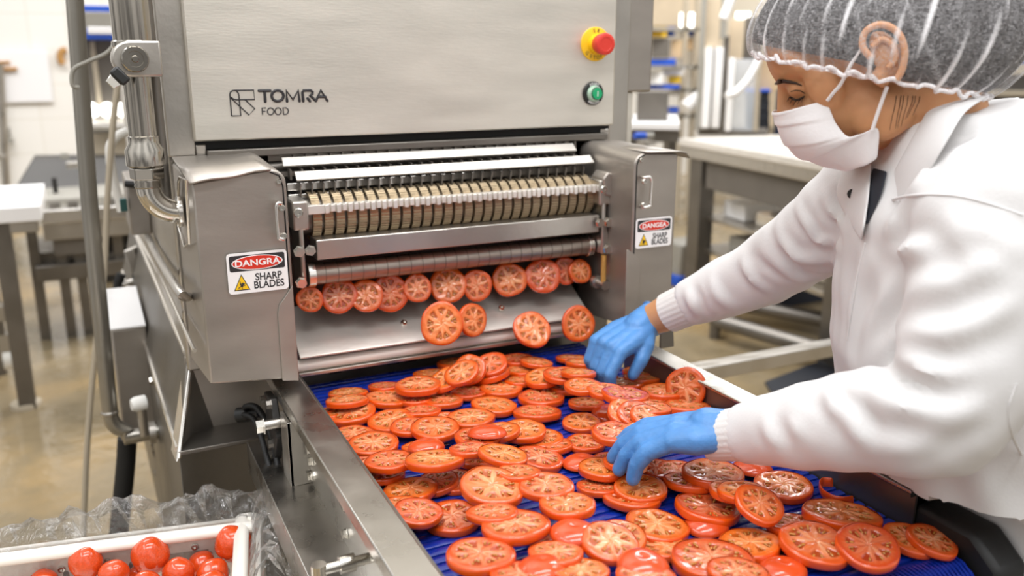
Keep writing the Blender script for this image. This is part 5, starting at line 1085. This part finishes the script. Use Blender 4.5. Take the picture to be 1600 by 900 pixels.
# hair under a bouffant net
NC = (0.0, -.012); Ea = Vector((-.753, -.659)); En = Vector((-.659, .753))
def shell(k, nphi, nth, wr, closed_r=0):
    G, Rg = [], []
    for i in range(nphi+1):
        t = i/nphi; ph = t*R(118); row = []
        for j in range(nth):
            th = 2*pi*j/nth; c_ = cos(th)
            # long axis to the back; the back bulges past the rim
            A = .150 + .014*max(0, c_)**1.5; Bn = .118 + .004*c_; Cl = .108 + .01*max(0, c_)
            e_ = A*sin(ph)*c_; l = Cl*sin(ph)*sin(th); n_ = Bn*cos(ph) + .022 + .036*max(0, c_)*sin(ph)
            if t > .78:      # gathered in to the elastic rim
                f = (t-.78)/.22; f = f*f*(3-2*f)
                re, rl = (.134 if c_ < 0 else .130)*c_, .088*sin(th); e_ = e_*(1-f) + re*f; l = l*(1-f) + rl*f; n_ = n_*(1-f) + (-.004 + .014*max(0, -c_)*0)*f
            rid = 0
            if wr:
                g = sin(th*29 + 4.5*sin(ph*1.6+th*2)) + .8*sin(th*47 + 6*sin(ph*1.3+1.7*th)+1) + .6*sin(th*71+5*sin(ph*2.0+th)); g2 = sin(th*9+ph*7+2*sin(th*4))
                rid = 1.9*max(0, g-1.05) + max(0, g2-.96)*9; am = .0013*(.25+.75*t)
                e_ += c_*g*am; l += sin(th)*g*am; n_ += g*am*.4
                if t > .86: q_ = .0025*sin(th*37)*(t-.86)/.14; l += sin(th)*q_; e_ += c_*q_; n_ += (.0018*sin(th*23+1) + .0014*sin(th*41) + .006*sin(th*2+.6)*0)*(t-.86)/.14
            fu = Vector(NC) + (Ea*e_ + En*n_)*1.0
            P = hd(fu.x, fu.y, l); c0 = hd(-.03, .05, 0); P = c0 + (P-c0)*k
            row.append(P); Rg.append(min(1, rid*.42*(.4+.6*t)) + (.5*max(0, (t-.93)/.07)))
        row.append(row[0]); G.append(row)
    return G, Rg
G, Rg = shell(1.0, 90, 480, 1)
mb = MB(); mb.sheet(G); me = mb.b; V_ = [v.co.copy() for v in me.verts]; bmesh.ops.recalc_face_normals(me, faces=me.faces)
mesh = bpy.data.meshes.new('hair_net'); me.to_mesh(mesh); me.free()
at = mesh.attributes.new('ridge', 'FLOAT', 'POINT'); vals = []
it = iter(Rg)
for row in range(91):
    rr_ = [next(it) for _ in range(480)]; vals += rr_ + [rr_[0]]
at.data.foreach_set('value', np.array(vals, dtype='f'))
hn = put('hair_net', mesh, 'hair_net', per)
MB().tube([p*1.0 for p in G[-1]], .0024, 8).build('elastic_rim', 'mask_white', hn)
G2, _ = shell(.955, 40, 120, 0)
for row in G2:
    for i, p in enumerate(row): row[i] = p - HLv*((p-HO).dot(HLv)*.20)
for i in range(34, 39):
    for j, th_ in enumerate(np.linspace(0, 2*pi, 121)):
        if cos(th_) < .25: G2[i][j] = G2[33][j].lerp(G2[i][j], max(0, (cos(th_)+.15)/.4)) if cos(th_) > -.15 else G2[33][j] + Vector((0, 0, -1e-5*(i-33)))
hb = MB().sheet(G2[:39]); put('hair', hb.mesh('hair'), 'hair', per)
hr_ = bpy.data.objects['hair']
q = MB(); rs_ = random.Random(3)
for k in range(7):
    x0 = 1398 + k*6 + rs_.uniform(-1.5, 1.5); L_ = (1 - k/13)*rs_.uniform(.75, 1.1); dx = -5 - 6*rs_.random()
    q.tube(bez([onbody(x0+3, 150, .001), onbody(x0+1, 150+16*L_, .0012), onbody(x0+dx*.5, 150+36*L_, .0012), onbody(x0+dx, 150+56*L_, .001)], 5), [.00035]*8 + [.0003]*5 + [.0002]*3, 5)
q.build('loose_strands', 'hair', hr_)
# coat: body and sleeves as one cloth surface, with folds
b = MB()
def ring(c, a, bb, x, y, n=48, p=2.3): return [c + x*(a*math.copysign(abs(cos(t))**(2/p), cos(t))) + y*(bb*math.copysign(abs(sin(t))**(2/p), sin(t))) for t in np.linspace(0, 2*pi, n, endpoint=False)]
sp = [((1760, 905, 1.2), .24, .175), ((1632, 795, 1.19), .235, .175), ((1582, 738, 1.18), .23, .172), ((1518, 610, 1.16), .22, .170), ((1502, 500, 1.12), .20, .156), ((1495, 400, 1.10), .185, .143), ((1490, 310, 1.06), .155, .122), ((1500, 240, 1.04), .115, .093), ((1495, 170, 1.03), .082, .074)]
sp = [tuple(PD(*c_)) + (a, bb) for c_, a, bb in sp]; sp = [(sp[0][0]+.02, sp[0][1]+.01, .45, .27, .20)] + sp
rings = []
for i, (x, y, z, a, bb) in enumerate(sp):
    c0, c1 = sp[max(i-1, 0)], sp[min(i+1, len(sp)-1)]; ax_ = (Vector(c1[:3])-Vector(c0[:3])).normalized(); fw_ = (ax_.cross(LT)).normalized(); fw_ = fw_ if fw_.dot(FT) > 0 else -fw_
    rings.append(ring(Vector((x, y, z)), a, bb, LT, fw_))
b.loft(rings)
def sleeve(pts):
    P = bez([p for p, r in pts], 6); k = len(pts)-1; Rr = []
    for i in range(len(P)): f = i/6; j = min(int(f), k-1); Rr.append(pts[j][1] + (pts[j+1][1]-pts[j][1])*(f-j))
    b.tube(P, Rr, 28)
    b.ball(P[0], Rr[0], 20)
CFR, CFL = PD(1072, 477, 1.495), PD(1148, 679, 1.095)
sleeve([(SHR, .078), (SHR.lerp(ELR, .5) + Vector((0, 0, .0)), .062), (ELR, .0555), (ELR.lerp(CFR, .5), .049), (CFR, .0385)])
sleeve([(SHL + Vector((.02, .0, -.01)), .088), (SHL.lerp(ELL, .45) + Vector((.012, -.01, 0)), .078), (ELL, .066), (ELL.lerp(CFL, .35), .0585), (ELL.lerp(CFL, .7), .049), (CFL, .034)])
coat = blend(b, .0065, 9)
def tree(me): return BVHTree.FromPolygons([v.co for v in me.vertices], [p.vertices for p in me.polygons])
def cast(tr, px, py):
    h = tr.ray_cast(CAM, ray(px, py).normalized()); return h[0], h[1]
tr = tree(coat); A = co(coat); N = nrm(coat); disp = np.zeros(len(A))
FOLDS = [  # where the cloth creases: points along the crease, height, half width
 ([(1320, 588), (1355, 617), (1427, 642), (1488, 644), (1540, 620)], .008, .014), ([(1289, 607), (1300, 632), (1306, 655)], .006, .009), ([(1318, 628), (1332, 660), (1348, 698)], .006, .011), ([(1338, 612), (1345, 640), (1362, 680)], -.003, .011), ([(1196, 652), (1204, 680), (1212, 700)], .005, .009), ([(1240, 650), (1248, 690)], .004, .010),
 ([(1400, 550), (1430, 568), (1470, 585), (1530, 575)], .008, .012), ([(1380, 520), (1450, 525), (1530, 500), (1590, 460)], .008, .014), ([(1360, 560), (1420, 600), (1480, 610)], -.005, .01), ([(1420, 460), (1500, 440), (1570, 400)], .006, .014), ([(1370, 700), (1440, 690), (1520, 640)], .004, .012),
 ([(1392, 400), (1420, 390), (1455, 388)], .008, .010), ([(1430, 290), (1405, 340), (1385, 380)], .008, .010), ([(1462, 240), (1440, 280), (1418, 320)], .005, .01), ([(1400, 430), (1375, 480), (1345, 540)], .007, .011), ([(1440, 450), (1400, 530), (1350, 570)], .006, .012), ([(1352, 400), (1335, 470), (1325, 560)], .006, .010),
 ([(1245, 320), (1262, 352), (1285, 378), (1312, 388)], .007, .008), ([(1215, 345), (1228, 385), (1255, 405), (1300, 410)], .008, .010), ([(1222, 370), (1245, 425), (1290, 430)], -.005, .009), ([(1285, 300), (1305, 335), (1320, 360)], .006, .008), ([(1160, 400), (1172, 430), (1200, 455)], .007, .009), ([(1175, 392), (1200, 420), (1235, 440)], -.004, .009), ([(1110, 430), (1120, 460), (1148, 482)], .005, .009), ([(1072, 450), (1080, 475), (1092, 496)], .006, .008), ([(1086, 445), (1096, 470), (1106, 492)], -.004, .007),
 ([(1420, 760), (1480, 800), (1560, 850)], .005, .02), ([(1500, 700), (1540, 780), (1590, 860)], .006, .018), ([(1480, 190), (1530, 200), (1580, 230)], .004, .014), ([(1500, 350), (1550, 370), (1600, 420)], .006, .014), ([(1470, 330), (1520, 400), (1590, 450)], .005, .013)]
for pts, hgt, wd in FOLDS:
    H = [cast(tr, *p) for p in pts]; Q = [h[0] for h in H if h[0] is not None]
    if len(Q) < 2: continue
    Q = bez(Q, 6) if len(Q) > 2 else Q
    best = np.full(len(A), 9e9); par_ = np.zeros(len(A))
    for i, (a, c_) in enumerate(zip(Q, Q[1:])):
        a_, d_ = np.array(a), np.array(c_-a); L2 = max(1e-9, d_ @ d_); tt = np.clip(((A-a_) @ d_)/L2, 0, 1); ds = np.linalg.norm(A - a_ - tt[:, None]*d_, axis=1)
        m_ = ds < best; best[m_] = ds[m_]; par_[m_] = (i + tt[m_])/(len(Q)-1)
    e_ = np.sin(np.pi*np.clip(par_*.9+.05, 0, 1))
    disp += hgt*e_*(np.exp(-(best/wd)**2) - .45*np.exp(-((best-wd*1.9)/wd)**2))
w1 = np.sin(A[:, 0]*47 + A[:, 2]*31 + 2*np.sin(A[:, 1]*23)) * np.sin(A[:, 1]*39 - A[:, 2]*53 + 1.5*np.sin(A[:, 0]*29))
disp += .0016*w1
B_c = A + N*disp[:, None]; m_ = (B_c[:, 2] < .962) & (B_c[:, 0] > .84) & (B_c[:, 0] < .90) & (B_c[:, 1] > .5); B_c[m_, 0] = .90; m_ = (B_c[:, 2] < .95) & (B_c[:, 0] > .84) & (B_c[:, 0] < .92) & (B_c[:, 1] > .5) & (B_c[:, 1] < .70); B_c[m_, 0] = .92; setco(coat, B_c)
# trim the sleeve ends and the hem open
bm = bmesh.new(); bm.from_mesh(coat)
ct = put('lab_coat', coat, 'coat', per); bm.free()
tr = tree(ct.data)
for a, d_, r0, r1, ln in ((CFR, (WR-ELR).normalized(), .0365, .0345, .037), (CFL, (WL-ELL).normalized(), .0335, .0305, .034)):
    q = MB(); u_ = d_.orthogonal().normalized(); v_ = d_.cross(u_); rings = []
    for t in np.linspace(-.012, ln, 9):
        f = (t+.012)/(ln+.012); rings.append([a + d_*t + (u_*cos(k) + v_*sin(k))*((r0+(r1-r0)*f)*(1+.012*sin(k*24))) for k in np.linspace(0, 2*pi, 96, endpoint=False)])
    rings.append([a + d_*ln + (u_*cos(k) + v_*sin(k))*(r1-.004) for k in np.linspace(0, 2*pi, 96, endpoint=False)]); rings.append([a + d_*(ln-.015) + (u_*cos(k) + v_*sin(k))*(r1-.005) for k in np.linspace(0, 2*pi, 96, endpoint=False)])
    q.loft(rings, True, False); q.build('cuff', 'cuff', ct)
def sheet3(name, inner, outer, m, par, n=6, th=.003, bow=.006):
    I, O = bez(inner, 6), bez(outer, 6); g = []
    for a, c_ in zip(I, O):
        nv_ = (CAM - a).normalized(); g.append([a.lerp(c_, k/n) + nv_*(bow*sin(pi*k/n)) for k in range(n+1)])
    return MB().sheet(g).build(name, m, par, solid=th, sub=1)
def CS(px, py, lift):
    h = cast(tr, px, py)[0]; h2 = bodyb.ray_cast(CAM, ray(px, py).normalized())[0]
    if h is None or (h2 is not None and (h2-CAM).length < (h-CAM).length): h = h2 if h2 is not None else h
    if h is None: h = PD(px, py, 1.1)
    return h - (h-CAM).normalized()*lift
sheet3('collar', [PD(*p) for p in ((1462, 158, 1.0), (1446, 178, .985), (1424, 218, .985), (1400, 262, 1.0), (1374, 316, 1.04), (1350, 366, 1.10))], [PD(*p) for p in ((1545, 150, .97), (1508, 176, .925), (1478, 225, .915), (1442, 285, .94), (1396, 345, 1.0), (1354, 374, 1.09))], 'coat', ct)
sheet3('lapel', [CS(*p, .016) for p in ((1362, 255), (1360, 280), (1357, 310), (1351, 345))], [CS(*p, .012) for p in ((1318, 262), (1307, 300), (1320, 335), (1346, 376))], 'coat', ct)
sheet3('shirt', [CS(*p, .006) for p in ((1364, 262), (1358, 300), (1350, 345))], [CS(*p, .007) for p in ((1386, 268), (1376, 305), (1354, 352))], 'navy', per, bow=0, th=.002)
p = CS(1332, 303, .026); dd = (CAM-p).normalized()
MB().lathe(p, dd, [(0, .0062), (.0015, .0062), (.0025, .005), (.0018, .0025), (.0018, 0)], 20).build('snap_button', 'plastic_black', ct)
def seam(pts, r=.0011, nm='seam', lift=.0):
    H = [cast(tr, *p) for p in pts]; Q = [h[0] + h[1]*lift for h in H if h[0] is not None]
    if len(Q) > 2: MB().tube(bez(Q, 5), r, 6).build(nm, 'coat', ct)
seam([(1395, 312), (1420, 306), (1460, 304), (1500, 307), (1545, 318), (1598, 336)], .0016)
seam([(1352, 380), (1340, 430), (1330, 490), (1324, 530)], .0016)
seam([(1588, 600), (1576, 640), (1582, 680), (1596, 710)], .0014)
